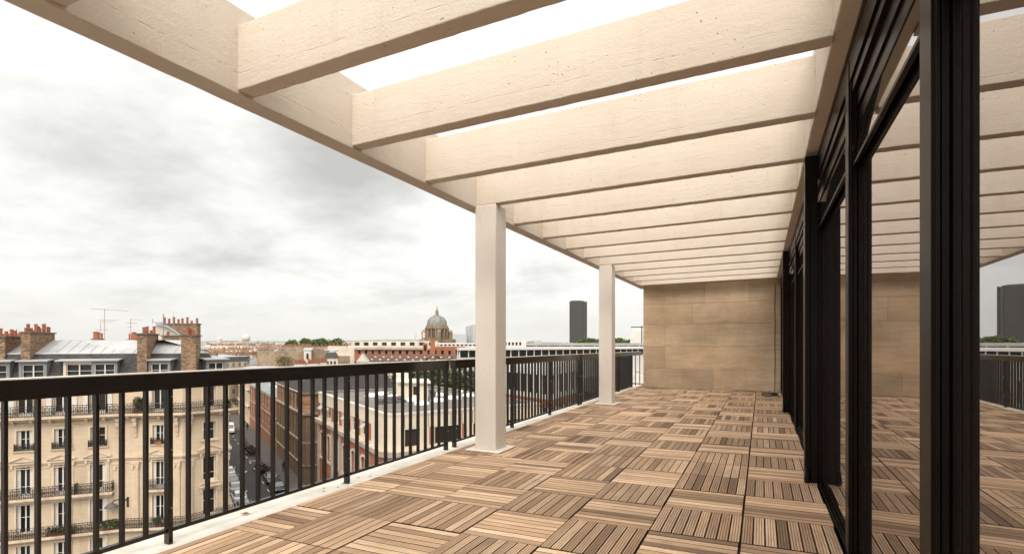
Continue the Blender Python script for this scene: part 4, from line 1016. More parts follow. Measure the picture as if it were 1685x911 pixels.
# ---- far cream terrace of the street
rb = [(-z, 1.9) for z in (4.4,)]
fb = house('long cream apartment row with rows of dark windows farther up the street', stq(149,215,16.4,30), -9.3, LIME, 'mansard', SLATE, 1.9, {0: dict(n=14, rows=[(-11.9,1.9),(-15.6,2.0),(-19.2,2.2)], w=1.5, kind='casement', m=1)}, name='apartment_row')
fp = stq(149,215,16.4,30)
for z in (-9.4,-12.2,-16.4): ring_course(fp, zrel(z), zrel(z)+.25, .5, .55, 1, TRIM, fb, 'balcony')
house('pale apartment block closing the far end of the street', stq(216,290,15.5,30), -7, PALE, 'mansard', SLATE, 1.8, {0: dict(n=10, rows=[(-10,2),(-13.5,2),(-17,2)], w=1.6, kind='plain')}, name='apartment_row')
house('cream apartment row on the left pavement behind the corner house', [f_(112,4.4),f_(112,-10),f_(82,-10),f_(82,4.4)][::-1] if False else [f_(80,-9), f_(80,4.4), f_(135,4.4), f_(135,-9)], -8.5, LIME, 'mansard', SLATE, 2, name='apartment_row')
# ---- dark trees behind the flat roof
TD = [crown_mb(5.2, 5.2, 6.0, 12.5, 2600, .34, 31+i, 20).data('crown', [LEAFD]) for i in range(2)]
tk = MB(); tk.tube([(0,0,0),(.2,0,6),(0,.2,12)], [.4,.3,.1], 8)
for a in range(5): tk.tube([(.15,0,7),(2.2*math.cos(a*1.3),2.2*math.sin(a*1.3),11.5)], [.16,.05], 5)
TK = tk.data('trunk', [BARK])
for i, (x, D, k) in enumerate([(664,92,1.0),(694,95,1.04),(726,90,.98),(757,94,1.02),(790,91,.97)]):
    loc = (*px(x, D), GZ); t = thing('courtyard_tree', ['dark leafy tree right beside the slate mansard, leftmost of the row behind the flat roof','dark leafy tree directly behind the cream penthouse','dark leafy tree just right of the penthouse behind the flat roof','dark leafy tree behind the white vent pipe','dark leafy tree mostly hidden by the near cream column'][i], 'tree', loc, 'dark trees behind the flat roof')
    put('crown', TD[i%2], t, loc, i*1.3, (k,k,k)); put('trunk', TK, t, loc)
# ---- courtyard school range right of the near column
sch = house('white school range with red brick panels and tall dark windows beyond the railing', [pxl(800,84), pxl(905,70), pxl(960,84), pxl(850,99)], -3.2, CONCW, 'flat', GREYC, 1.0, {0: dict(n=9, rows=[(-6.9,2.6),(-10.6,2.3),(-14.6,2.1)], w=1.25, kind='dark', m=.4), 1: dict(n=8, rows=[(-6.9,2.6),(-10.6,2.3)], w=1.2, kind='dark', m=.4)}, name='school_building')
sp = W([pxl(800,84), pxl(905,70), pxl(960,84), pxl(850,99)])
for e in (0, 1):
    L = seglen(sp[e], sp[e+1])
    for r_ in range(3):
        b2 = MB(); b2.box(.3, L-.3, -.03, 0, 0, 1.1); part('brick_band', sp[e], sp[e+1], 0, zrel(-8.7-3.6*r_), b2, BRICKR, sch, uv=True)
house('low orange tiled shed roof in the courtyard left of the far column', [pxl(880,62), pxl(955,56), pxl(985,64), pxl(905,72)], -11, BRICKR, 'gable', M('orange_roof_tile', (.30,.13,.07), .85, .25, .8), 2.2, {0: dict(n=6, rows=[(-14.5,2.0)], w=1.2, kind='dark')}, name='shed')
house('grey flat-roofed annex beside the school range', [pxl(930,90), pxl(1010,78), pxl(1060,95), pxl(970,108)], -6.5, GREYC, 'flat', None, 1, {0: dict(n=8, rows=[(-9.6,1.8),(-13.2,1.8)], w=1.4, kind='dark')}, name='annex')
house('red brick house with white bands just past the end of the railing', [pxl(1025,46), pxl(1075,44), pxl(1082,56), pxl(1032,58)], -3.4, BRICKR, 'flat', GREYC, 1, {0: dict(n=3, rows=[(-5.6,1.4),(-8.6,1.4)], w=.9, kind='plain')}, name='brick_house')
# ================================================================== middle distance
wh = house('long white modern building with a continuous dark window band', [pxl(752,118), pxl(1120,162), pxl(1150,185), pxl(770,140)], -.95, CONCW, 'flat', GREYC, 1, None, name='modern_building', par=.3, parmat=CONCW)
hwp = W([pxl(752,118), pxl(1120,162)]); L = seglen(*hwp)
b2 = MB(); b2.box(.4, L-.4, -.05, 0, 0, 1.55); part('window_band', *hwp, 0, zrel(-3.15), b2, PANE, wh)
for i in range(34):
    b2 = MB(); b2.box(-.13,.13,-.14,-.05,0,1.6); part('mullion', *hwp, .6+i*(L-1.2)/33, zrel(-3.17), b2, WHITEM, wh)
b2 = MB(); b2.box(0,L,-1.2,-.05,0,.5); part('canopy', *hwp, 0, zrel(-1.5), b2, CONCW, wh)
w2 = house('second long grey-roofed hall behind the white modern building', [pxl(820,200), pxl(1090,215), pxl(1090,235), pxl(820,220)], .25, GREYC, 'flat', GREYC, 1, {0: dict(n=14, rows=[(-1.1,.35)], w=4.4, kind='dark')}, name='modern_building', par=.2, parmat=GREYC)
house('white stair block with four small windows on the long hall', [pxl(822,185), pxl(866,185), pxl(866,195), pxl(822,195)], 1.5, CONCW, 'flat', None, 1, {0: dict(n=5, rows=[(-.6,1.1)], w=.7, kind='dark', m=1.5)}, name='modern_building', par=.2)
bc = house('long red brick hospital range with pale balcony bands', [pxl(572,190), pxl(760,180), pxl(765,205), pxl(572,215)], -1.0, BRICKR, 'flat', GREYC, 1, {0: dict(n=16, rows=[(-3.9,1.6)], w=1.2, kind='plain')}, name='hospital_range', parmat=PALE)
hp2 = W([pxl(572,190), pxl(760,180)]); L = seglen(*hp2)
for z_, h_, o_ in ((-1.6,.9,.3),(-2.1,.25,.7)):
    b2 = MB(); b2.box(0,L*.78,-o_,0,0,h_); part('balcony_band', *hp2, 0, zrel(z_), b2, PALE, bc)
q = house('beige penthouse floor set back above the red brick range', [pxl(578,198), pxl(720,190), pxl(720,204), pxl(578,210)], .9, BEIGE, 'flat', GREYC, 1, {0: dict(n=9, rows=[(-.8,1.3)], w=2.0, kind='dark')}, name='hospital_range', par=.2)
q = house('tall narrow red brick lift tower standing before the domed church', [pxl(708,172), pxl(716,172), pxl(716,175), pxl(708,175)], 1.5, BRICKR, 'flat', None, 1, None, name='brick_tower', par=.2)
q = house('short red brick turret with a dark window slit beside the brick tower', [pxl(696,174), pxl(703.5,174), pxl(703.5,177), pxl(696,177)], .2, BRICKR, 'flat', None, 1, {0: dict(n=1, rows=[(-2.5,2.0)], w=.8, kind='dark', m=.2)}, name='brick_tower', par=.2)
house('white and red striped office range with yellow blinds right of the brick tower', [pxl(714,230), pxl(800,225), pxl(800,245), pxl(714,250)], .35, CONCW, 'flat', GREYC, 1, {0: dict(n=12, rows=[(-1.1,.8)], w=1.3, kind='plain'), }, name='office_range', par=.2)
house('red brick lower wing of the office range', [pxl(716,205), pxl(790,200), pxl(790,215), pxl(716,220)], -1.6, BRICKR, 'flat', CONCW, 1, {0: dict(n=8, rows=[(-3.2,.9)], w=1.5, kind='plain')}, name='office_range', parmat=CONCW)
tr_ = house('long low building under a brown tiled roof with small ventilators', [pxl(598,140), pxl(770,132), pxl(768,146), pxl(606,154)], -4.6, PALE, 'gable', TILEROOF, 1.7, None, name='tiled_hall')
for i in range(11):
    for j in range(2):
        x = 612+13.5*i+6*j; D = 139-.045*(x-598)+j*2.6-.6; b2 = MB(); b2.box(-.16,.16,-.16,.16,0,.22); put('ventilator', b2.data('ventilator', [WHITEM]), tr_, (*px(x, D), zrel(-4.3+j*.65)+.02))
house('little white gabled house at the left end of the brown tiled roof', [pxl(588,122), pxl(604,121), pxl(606,132), pxl(590,133)][1:]+[pxl(588,122)], -4.3, PALE, 'gable', ZINC, 1.9, {3: dict(n=2, rows=[(-5.6,1.0)], w=.5, kind='dark')}, name='gabled_house')
house('large cream rubble gable wall below the distant rooftops', [pxl(366,200), pxl(413,204), pxl(413,216), pxl(372,214)], -2.7, RUBBLEL, 'flat', GREYC, 1, None, name='party_wall_house', par=.2, parmat=RUBBLEL)
house('narrow white stair slice with black windows between the two blank gables', [pxl(413,180), pxl(423,181), pxl(423,192), pxl(413,191)], -2.4, PALE, 'flat', ZINC, 1, {0: dict(n=1, rows=[(-5.6,2.2),(-8.6,2.2)], w=1.5, kind='plain', m=.1)}, name='stair_house', par=.1)
house('wide soot-stained rubble party wall behind the olive tree', [pxl(423,158), pxl(502,162), pxl(502,172), pxl(423,170)], -2.4, RUBBLE, 'flat', ZINCD, 1, None, name='party_wall_house', par=.2, parmat=ZINCD)
house('white corner house beside the brown rubble gable with a round window', [pxl(500,152), pxl(512,152.5), pxl(514,162), pxl(502,162)], -1.9, PALE, 'pent', ZINC, .6, {0: dict(n=1, rows=[(-4.6,1.7)], w=.6, kind='dark', m=.2)}, name='corner_house')
house('brown rubble gable wall with a white downpipe', [pxl(511,156), pxl(536,157), pxl(536,168), pxl(512,168)], -1.6, RUBBLE, 'flat', ZINC, 1, None, name='party_wall_house', par=.2, parmat=RUBBLE)
house('white house with slate mansard cheek and three small windows', [pxl(534,122), pxl(556,122), pxl(556,132), pxl(536,132)], -3.4, PALE, 'mansard', SLATE, 1.4, {0: dict(n=3, rows=[(-5.1,1.0)], w=.5, kind='dark', m=.3)}, name='mansard_house', ins=[.5,.5,.5,.5])
house('beige blank-walled block left of the red brick range', [pxl(564,150), pxl(583,150), pxl(583,162), pxl(564,162)], -1.2, BEIGE, 'flat', None, 1, None, name='party_wall_house', par=.2)
house('brown-grey rubble party wall below the white attic', [pxl(552,136), pxl(576,136.5), pxl(576,146), pxl(552,146)], -3.2, RUBBLE, 'flat', None, 1, None, name='party_wall_house', par=.2)
def stackrow(label, x0, x1, D, z0, z1, n, mat=None):
    c = px((x0+x1)/2, D); t = thing('chimney_stack', label, 'chimney', (*c, zrel(z0)), 'chimney stacks on the middle rooftops'); Lx = (x1-x0)/F*D
    M_ = Matrix.Translation((c[0],c[1],0)) @ Matrix.Rotation(YAW,4,'Z'); q = MB(); q.box(-Lx/2,Lx/2,-.4,.4,zrel(z0),zrel(z1),0,M=M_); q.box(-Lx/2-.1,Lx/2+.1,-.5,.5,zrel(z1),zrel(z1)+.12,1,M=M_); obj('stack', q, [mat or PALE, LEAD], t, uv=True)
    for i in range(n):
        x = -Lx/2+Lx*(i+.5)/n+rc.uniform(-.1,.1); p = M_ @ Vector((x,0,0)); q = MB(); pot_mesh(q, p.x, p.y, zrel(z1)+.12, rc.uniform(.5,.95), .2); obj('chimney_pot', q, POT, t)
stackrow('pale chimney stack with orange pots, lowest and nearest above the railing', 485, 503, 108, -14, -4.2, 6)
stackrow('pale chimney stack with orange pots just right of the lowest one', 506, 524, 110, -14, -4.15, 6)
stackrow('pale chimney stack with orange pots beside the white mansard house', 527, 538, 112, -14, -4.0, 4)
stackrow('long row of orange pots along the top of the cream rubble gable', 376, 424, 222, -9, -2.0, 9)
stackrow('long row of orange pots behind the cream gable, under the far roofs', 345, 400, 260, -9, -.9, 9, RUBBLEL)
stackrow('long row of orange pots above the brown rubble gable', 470, 540, 185, -9, -1.0, 10, RUBBLE)
stackrow('row of orange pots left of the penthouse floor', 540, 572, 175, -9, -.7, 5, RUBBLEL)
stackrow('short stack with thick orange pots on the horizon left of the aerials', 156, 166, 60, -.6, .45, 3)
stackrow('short stack of orange pots on the horizon right of the aerials', 213, 228, 60, -.6, .35, 5)
stackrow('row of small orange pots at the far left edge behind the leftmost chimney', -4, 34, 62, -1, .35, 8, BRICKC)
# white gable house with curved zinc cap and the highest chimney
wg = thing('gable_house', 'white rendered gable with curved zinc cap and tall brick chimney behind the corner house', 'building', (*px(282, 60), GZ))
c0, c1 = Vector(px(256.5, 58)), Vector(px(307, 60)); dv = Vector((*px(285,1),0)).normalized()*8
prof_ = [(0,-6),(0,2.15),(.12,2.12),(.35,1.95),(.6,1.45),(.8,.9),(1,.35),(1,-6)]
fr = [Vector((*(c0.lerp(c1,u)), zrel(z_))) for u, z_ in prof_]
q = MB(); q.face(fr[::-1]); q.face([p+dv for p in fr]); q.ring([tuple(p) for p in fr][::-1], [tuple(p+dv) for p in fr][::-1]); q.prism([tuple(c0), tuple(c1), tuple((c1+dv.xy)), tuple((c0+dv.xy))], GZ, zrel(-6))
obj('wall', q, PALE, wg)
cap = MB(); tp = [p+Vector((0,0,.12))-dv*.03 for p in fr[1:-1]]; bt = [p-dv*.03-Vector((0,0,.12)) for p in fr[1:-1]]
for a, b, c, d_ in zip(tp, tp[1:], bt, bt[1:]): cap.poly([tuple(v) for v in (a,b,b+dv*1.05,a+dv*1.05,c,d_)], [(0,1,2,3),(0,4,5,1)])
obj('roof', cap, ZINC, wg)
chimney(wg, px(297, 64), YAW+.1, 4.3, .8, zrel(-.5), zrel(2.35), 8, BRICKC)
# olive tree before the blank wall, parks
tree('olive_tree', 'round olive-brown tree crown in front of the soot-stained wall', (*px(468,142), GZ), 3.3, 2.4, 15.6, 1500, .22, 51, LEAFB)
PK = [crown_mb(7, 7, 5, 18.6, 3200, .75, 61+i, 30).data('crown', [LEAFG]) for i in range(2)]
pk = [(482,330,'round green tree standing alone on the skyline left of the park group'),(503,335,'leftmost tree of the green park group on the skyline'),(517,340,'second tree of the skyline park group'),(530,338,'third and tallest tree of the skyline park group'),(543,342,'fourth tree of the skyline park group'),(554,336,'rightmost tree of the green park group on the skyline'),
      (960,420,'green tree at the foot of the dark tower, partly hidden behind it'),(972,420,'green tree between the dark tower and the far column'),(984,424,'green tree just left of the far column'),(1018,420,'green tree just right of the far column'),(1030,424,'green tree between the far column and the crane'),(1043,420,'green tree under the crane beside the stone wall')]
for i, (x, D, lb) in enumerate(pk):
    k = 1.0 if i < 6 else 1.15; loc = (*px(x, D), GZ+(.9 if i < 6 else 2.0)); t = thing('park_tree', lb, 'tree', loc, 'park trees on the skyline')
    put('crown', PK[i%2], t, loc, i, (k*.72 if i<6 else k*.95, k*.72 if i<6 else k*.95, 1.02)); put('trunk', TK, t, loc, 0, (1.2,1.2,1.3))
# ================================================================== landmarks
D0 = 800; s_ = D0/F; cx0, cy0 = px(719, D0)
dc = thing('domed_church', 'grand stone church dome with grey lead ribs, lantern and small turrets', 'church', (cx0, cy0, GZ))
STN = M('church_stone', (.21,.145,.09), .9, .3, .06, dirt_shade=(.12,.09,.065), dscale=.05); LEADR = M('lead_roof', (.17,.168,.16), .6, .3, .12)
zz = lambda y: EYE + (565-y)*s_
q = MB(); q.lathe([(17.5,GZ),(17.5,zz(557)),(18,zz(557)),(18,zz(556)),(15.5,zz(556)),(15.5,zz(541)),(18.6,zz(541)),(18.6,zz(539)),(16,zz(539)),(15.2,zz(534.5)),(14.8,zz(533.5))], 48, (cx0,cy0)); obj('drum', q, STN, dc)
q = MB(); pr = [(14.9*math.cos(a), zz(533.5)+13.8*math.sin(a)) for a in [R(5*i) for i in range(0,17)]]; q.lathe(pr+[(3,zz(518.5)),(3.4,zz(518.3))], 48, (cx0,cy0)); dome = obj('dome', q, LEADR, dc, smooth=True)
for k in range(16):
    a = 2*math.pi*k/16+.1; ca, sa = math.cos(a), math.sin(a); q = MB()
    q.tube([(cx0+ca*r_*1.01, cy0+sa*r_*1.01, z_) for r_, z_ in pr[::2]], .55, 4); obj('rib', q, LEADR, dome)
    q = MB(); M_ = Matrix.Translation((cx0,cy0,0)) @ Matrix.Rotation(a,4,'Z'); q.box(15.4,18.3,-.9,.9,zz(556),zz(541),M=M_); q.box(15.6,17,-.7,.7,zz(539),zz(535.5),M=M_); obj('buttress', q, STN, dc)
    q = MB(); M2 = Matrix.Translation((cx0,cy0,0)) @ Matrix.Rotation(a+math.pi/16,4,'Z'); q.box(15.3,15.7,-1.2,1.2,zz(554.5),zz(544),M=M2); obj('drum_window', q, PANE, dc)
    if k % 2 == 0:
        q = MB(); z_ = zz(529.5); q.box(12.6,14.6,-.8,.8,z_,z_+2.4,M=M2); obj('dome_dormer', q, STN, dome)
        q = MB(); q.box(9.6,11.6,-.5,.5,zz(525),zz(525)+1.8,M=M2); obj('dome_dormer', q, LEAD, dome)
q = MB(); q.lathe([(3.6,zz(518.6)),(3.6,zz(517.8)),(2.3,zz(517.6)),(2.3,zz(512.5)),(3.0,zz(512.3)),(2.0,zz(511.3)),(1.2,zz(509)),(.5,zz(506.5)),(.35,zz(505)),(.8,zz(504.5)),(.1,zz(503.8)),(.1,zz(501.5))], 12, (cx0,cy0)); obj('lantern', q, STN, dc)
for x in (697, 741.5, 722):
    c = px(x, D0-(0 if x != 722 else 26)); q = MB(); r_ = 3.0
    q.lathe([(r_,GZ),(r_,zz(547.5)),(r_*1.15,zz(547)),(r_*.95,zz(545.5)),(r_*.5,zz(543.8)),(.1,zz(541.5))], 10, c); o = obj('turret', q, [STN], dc)
q = MB(); M_ = Matrix.Translation((cx0,cy0,0)) @ Matrix.Rotation(YAW,4,'Z'); q.box(-24,26,-20,30,GZ,zz(558),M=M_); obj('nave', q, STN, dc)
# dark office tower
D0 = 2260; s_ = D0/F; tw = thing('office_tower', 'tall dark office slab rising alone above the skyline', 'tower', (*px(951, D0), GZ))
p0, p1, p2 = pxl(937,D0-20), pxl(956.5,D0-20), pxl(965,D0+20); p3 = pxl(945,D0+60)
def tower_mat():
    m, t, b = newmat('tower_glass'); uv = t.nodes.new('ShaderNodeTexCoord').outputs['UV']
    br = t.nodes.new('ShaderNodeTexBrick'); t.links.new(uv, br.inputs[0]); br.offset = 0; br.inputs['Scale'].default_value = 1; br.inputs['Brick Width'].default_value = 4; br.inputs['Row Height'].default_value = 3.6; br.inputs['Mortar Size'].default_value = .45
    for k, v in (('Color1',(.008,.0075,.0075)),('Color2',(.02,.018,.016)),('Mortar',(.05,.044,.037))): br.inputs[k].default_value = (*v,1)
    t.links.new(br.outputs[0], b.inputs['Base Color']); b.inputs['Roughness'].default_value = .35; b.inputs['Specular IOR Level'].default_value = .3; return m
q = MB(); q.prism(W([p0,p1,p2,p3]), GZ, EYE+69*s_); obj('shaft', q, tower_mat(), tw, uv=True)
q = MB(); q.prism(W(inset([p0,p1,p2,p3], [6]*4)), EYE+69*s_, EYE+70.5*s_); obj('plant_room', q, LEAD, tw)
for u in (.5, .98):
    a = Vector(p1).lerp(Vector(p2), u); c = LD(*a); q = MB(); q.box(c[0]-2.5,c[0]+2.5,c[1]-2.5,c[1]+2.5,GZ,EYE+70*s_); obj('corner_fin', q, M('bronze_fin', (.06,.055,.05), .5), tw)
GRT = M('grey_tower', (.42,.42,.42), .7, .06, .01)
D0 = 1300; s_ = D0/F
t = thing('residential_tower', 'pale grey high-rise with vertical ribs half hidden by the near column', 'tower', (*px(776, D0), GZ))
for i, (xa, xb, yt) in enumerate(((766,772,536),(772,777,534.5),(777,787,533))):
    q = MB(); q.prism(W([pxl(xa,D0),pxl(xb-.3,D0),pxl(xb-.3,D0+25),pxl(xa,D0+25)]), GZ, EYE+(565-yt)*s_); o = obj('shaft', q, GRT, t)
    for k in range(3):
        xx = xa+.8+k*(xb-xa)/3; q = MB(); q.prism(W([pxl(xx,D0-1),pxl(xx+.5,D0-1),pxl(xx+.5,D0-.2),pxl(xx,D0-.2)]), GZ, EYE+(565-yt-1)*s_); obj('window_strip', q, ZINCD, o)
t = thing('distant_block', 'pale grey slab block between the church dome and the ribbed tower', 'building', (*px(757, 1250), GZ))
q = MB(); q.prism(W([pxl(745,1240),pxl(768,1260),pxl(768,1300),pxl(745,1300)]), GZ, EYE+(565-549.5)*1250/F); obj('block', q, GRT, t)
t = thing('radome', 'large white radar ball on the skyline', 'radome', (*px(405, 1800), GZ)); 
q = MB(); R0 = 6.3*1800/F; c = px(405,1800); q.lathe([(R0*math.cos(R(a)), EYE+9*1800/F+R0*math.sin(R(a))) for a in range(-85,91,10)], 20, c); obj('ball', q, PALE, t, smooth=True)
q = MB(); q.lathe([(R0*.6,GZ),(R0*.6,EYE+4*1800/F)], 12, c); obj('base', q, PALE, t)
t = thing('cupola', 'small pale cupola on the skyline left of the radar ball', 'dome', (*px(361, 1800), GZ)); c = px(361,1800)
q = MB(); q.lathe([(8,GZ),(8,EYE+7*2.1),(7.5,EYE+8.5*2.1),(4,EYE+10.5*2.1),(0,EYE+11*2.1)], 16, c); obj('dome', q, PALE, t)
t = thing('white_building', 'white block behind the crane beside the stone wall', 'building', (*px(1048, 300), GZ)); q = MB(); q.prism(W([pxl(1037,300),pxl(1075,300),pxl(1075,320),pxl(1037,320)]), GZ, EYE+22*300/F); q.prism(W([pxl(1041,302),pxl(1075,302),pxl(1075,318),pxl(1041,318)]), EYE+22*300/F, EYE+26*300/F); obj('block', q, CONCW, t)
t = thing('crane', 'thin tower crane over the roofs beside the stone wall', 'crane', (*px(1056, 290), GZ)); q = MB(); q.tube([(*px(1056,290),GZ),(*px(1056,290),EYE+29*290/F)], .35, 4); obj('mast', q, LEAD, t)
q = MB(); q.tube([(*px(1038,290),EYE+27*290/F),(*px(1068,290),EYE+27.5*290/F)], .3, 4); obj('jib', q, LEAD, t)
for x, lb in ((683.5,'left of two mobile phone masts in front of the church'),(697.5,'right of two mobile phone masts in front of the church')):
    c = px(x, 195); t = thing('phone_mast', lb, 'mast', (*c, zrel(.5))); q = MB(); q.tube([(*c,zrel(.5)),(*c,zrel(4.4))], .12, 6); obj('pole', q, ZINC, t)
    q = MB(); q.tube([(*c,zrel(2.2)),(*c,zrel(4.3))], .42, 8); obj('antenna', q, PALE, t)
# ---- carpet of distant rooftops: prototypes copied
def wallgrid(name, col, dark):
    m, t, b = newmat(name); uv = t.nodes.new('ShaderNodeTexCoord').outputs['UV']
    br = t.nodes.new('ShaderNodeTexBrick'); t.links.new(uv, br.inputs[0]); br.offset = 0; br.inputs['Scale'].default_value = 1; br.inputs['Brick Width'].default_value = 2.6; br.inputs['Row Height'].default_value = 3.1; br.inputs['Mortar Size'].default_value = .8
    br.inputs['Color1'].default_value = (*dark,1); br.inputs['Color2'].default_value = tuple(x*2 for x in dark)+(1,); br.inputs['Mortar'].default_value = (*col,1)
    t.links.new(br.outputs[0], b.inputs['Base Color']); b.inputs['Roughness'].default_value = .8; return m
WG = [wallgrid('far_wall_cream', (.46,.38,.28), (.10,.085,.07)), wallgrid('far_wall_white', (.50,.46,.40), (.13,.12,.11)), wallgrid('far_wall_brown', (.33,.25,.18), (.07,.055,.045))]
POTD = M('weathered_terracotta', (.27,.12,.07), .85, .3, .1)
protos = []
rp = random.Random(5)
for i in range(9):
    wx = rp.uniform(12, 26); dy = rp.uniform(10, 14); q = MB(); hw = wx/2; k = i % 3
    t = bpy.data.objects.new('rooftop_house', None); COL.objects.link(t)
    q.box(-hw,hw,-dy/2,dy/2,0,18); put('wall', q.data('wall', [WG[k] if i % 4 else RUBBLE], uv=True), t, (0,0,0))
    q = MB()
    if i % 3 == 2: q.box(-hw,hw,-dy/2,dy/2,18.002,18.4); q.box(-hw*.5,hw*.1,-2,3,18.4,20.3,1)
    else:
        a = [(-hw,-dy/2,18),(hw,-dy/2,18),(hw,dy/2,18),(-hw,dy/2,18)]; b = [(-hw,-dy/2+1,19.8),(hw,-dy/2+1,19.8),(hw,dy/2-1,19.8),(-hw,dy/2-1,19.8)]; c = [(-hw,0,20.6),(hw,0,20.6)]
        q.face([a[0],a[1],b[1],b[0]],0); q.face([a[2],a[3],b[3],b[2]],0); q.face([b[0],b[1],c[1],c[0]],1); q.face([b[2],b[3],c[0],c[1]],1); q.face([a[1],a[2],b[2],c[1],b[1]],2); q.face([a[3],a[0],b[0],c[0],b[3]],2)
    put('roof', q.data('roof', [[SLATE, ZINCD, TILEROOF][i%3] if i % 3 != 2 else GREYC, [ZINC, GREYC, ZINC][i%3], RUBBLEL], uv=True), t, (0,0,0))
    for e in (-hw+.5, rp.uniform(-2,2), hw-.5):
        q = MB(); q.box(e-.4,e+.4,-dy*.3,dy*.3,17,21.3); 
        for u in range(4): q.box(e-.16,e+.16,-dy*.26+u*dy*.15,-dy*.26+u*dy*.15+.36,21.3,21.85,1)
        ch_ = q.data('chimney', [[BRICKC, PALE, RUBBLE][i%3], POTD], uv=True); put('chimney', ch_, t, (0,0,0))
    protos.append(t)
used = set(); cnt = 0
bands = [(170, 0, -3.2, 26), (215, 6, -2.4, 26), (280, 3, -1.2, 30), (370, 7, -.6, 34), (500, 2, 0, 34), (700, 5, .8, 32), (1000, 1, 2.5, 30), (1500, 4, 5, 26), (2300, 0, 10, 22)]
def lbl(D): return ('weathered old rooftop house in the middle distance of the city' if D < 320 else 'small far-off house in the sea of distant rooftops')
for D, o_, zt_, nn in bands:
    span = (330, 790) if D < 300 else (120, 1075); 
    for i in range(nn):
        x = span[0] + (span[1]-span[0])*(i+.5)/nn + rp.uniform(-8, 8); DD = D*rp.uniform(.93, 1.12)
        if D < 260 and x > 560: continue
        if D < 600 and x > 812 and x < 1030: continue
        j = rp.randrange(9); t = protos[j]; first = j not in used
        if not first: t = copy_tree(t)
        used.add(j); zt2 = zt_ + rp.uniform(-1.2, 1.2)*max(1, D/400); k = max(1, D/700)
        t.location = (*px(x, DD), GZ); t.rotation_euler = (0,0, YAW + rp.choice([0,.2,-.3,1.4,1.57,.5,-.15])); t.scale = (k,k,(21+zt2)/22*1.0)
        tag(t, lbl(D), 'building', 'middle distance rooftops' if D < 320 else 'distant rooftops of the city')
for j in range(9):
    if j not in used: 
        for c in list(protos[j].children): bpy.data.objects.remove(c)
        bpy.data.objects.remove(protos[j])
# ---- hills on the horizon
q = MB(); rh = random.Random(3); N_ = 90; rows_ = []
for j, (D, hf) in enumerate([(3600,0),(4600,.7),(6000,1),(7500,.8)]):
    row = []
    for i in range(N_+1):
        x = -500 + 3000*i/N_; h = (26+16*math.sin(i*.21+1)+9*math.sin(i*.57)+4*math.sin(i*1.7))*(1.25 if 780 < x < 1000 else 1)
        h = GZ-.2 if hf == 0 else GZ + 20 + h*hf*D/6000; row.append((*px(x, D), h))
    rows_.append(row)
for a, b in zip(rows_, rows_[1:]):
    for i in range(N_): q.face([a[i], a[i+1], b[i+1], b[i]])
struct('hills', q, M('wooded_hills', (.13,.14,.10), .95, .5, .006, dirt_shade=(.30,.28,.24), dscale=.012), smooth=True)
# ================================================================== vehicles and people
def loft(mb, secs, m=0):
    for a, b in zip(secs, secs[1:]): mb.ring(a, b, m)
    mb.face(secs[0][::-1], m); mb.face(secs[-1], m)
TYRE = M('tyre', (.015,.015,.015), .9); RIM = M('alloy', (.45,.45,.45), .35, metal=.8); CGLASS = pane_mat('car_glass', (.03,.035,.035), .9); LAMPG = M('lamp_lens', (.6,.6,.58), .2); REDL = M('red_lens', (.35,.02,.015), .3)
def wheel(parent, x, y, r, w_):
    q = MB(); q.lathe([(0,0)],3); q = MB(); n = 20; pts = lambda yy, rr_: [(x+rr_*math.cos(2*math.pi*k/n), yy, r+rr_*math.sin(2*math.pi*k/n)) for k in range(n)]
    q.ring(pts(y-w_/2,r*.62), pts(y-w_/2,r*.95)); q.ring(pts(y-w_/2,r*.95), pts(y-w_/2+.03,r)); q.ring(pts(y-w_/2+.03,r), pts(y+w_/2-.03,r)); q.ring(pts(y+w_/2-.03,r), pts(y+w_/2,r*.95)); q.ring(pts(y+w_/2,r*.95), pts(y+w_/2,r*.62))
    o = obj('wheel', q, TYRE, parent); q = MB(); q.tube([(x,y-w_/2+.02,r),(x,y+w_/2-.02,r)], r*.62, 12); obj('rim', q, RIM, o)
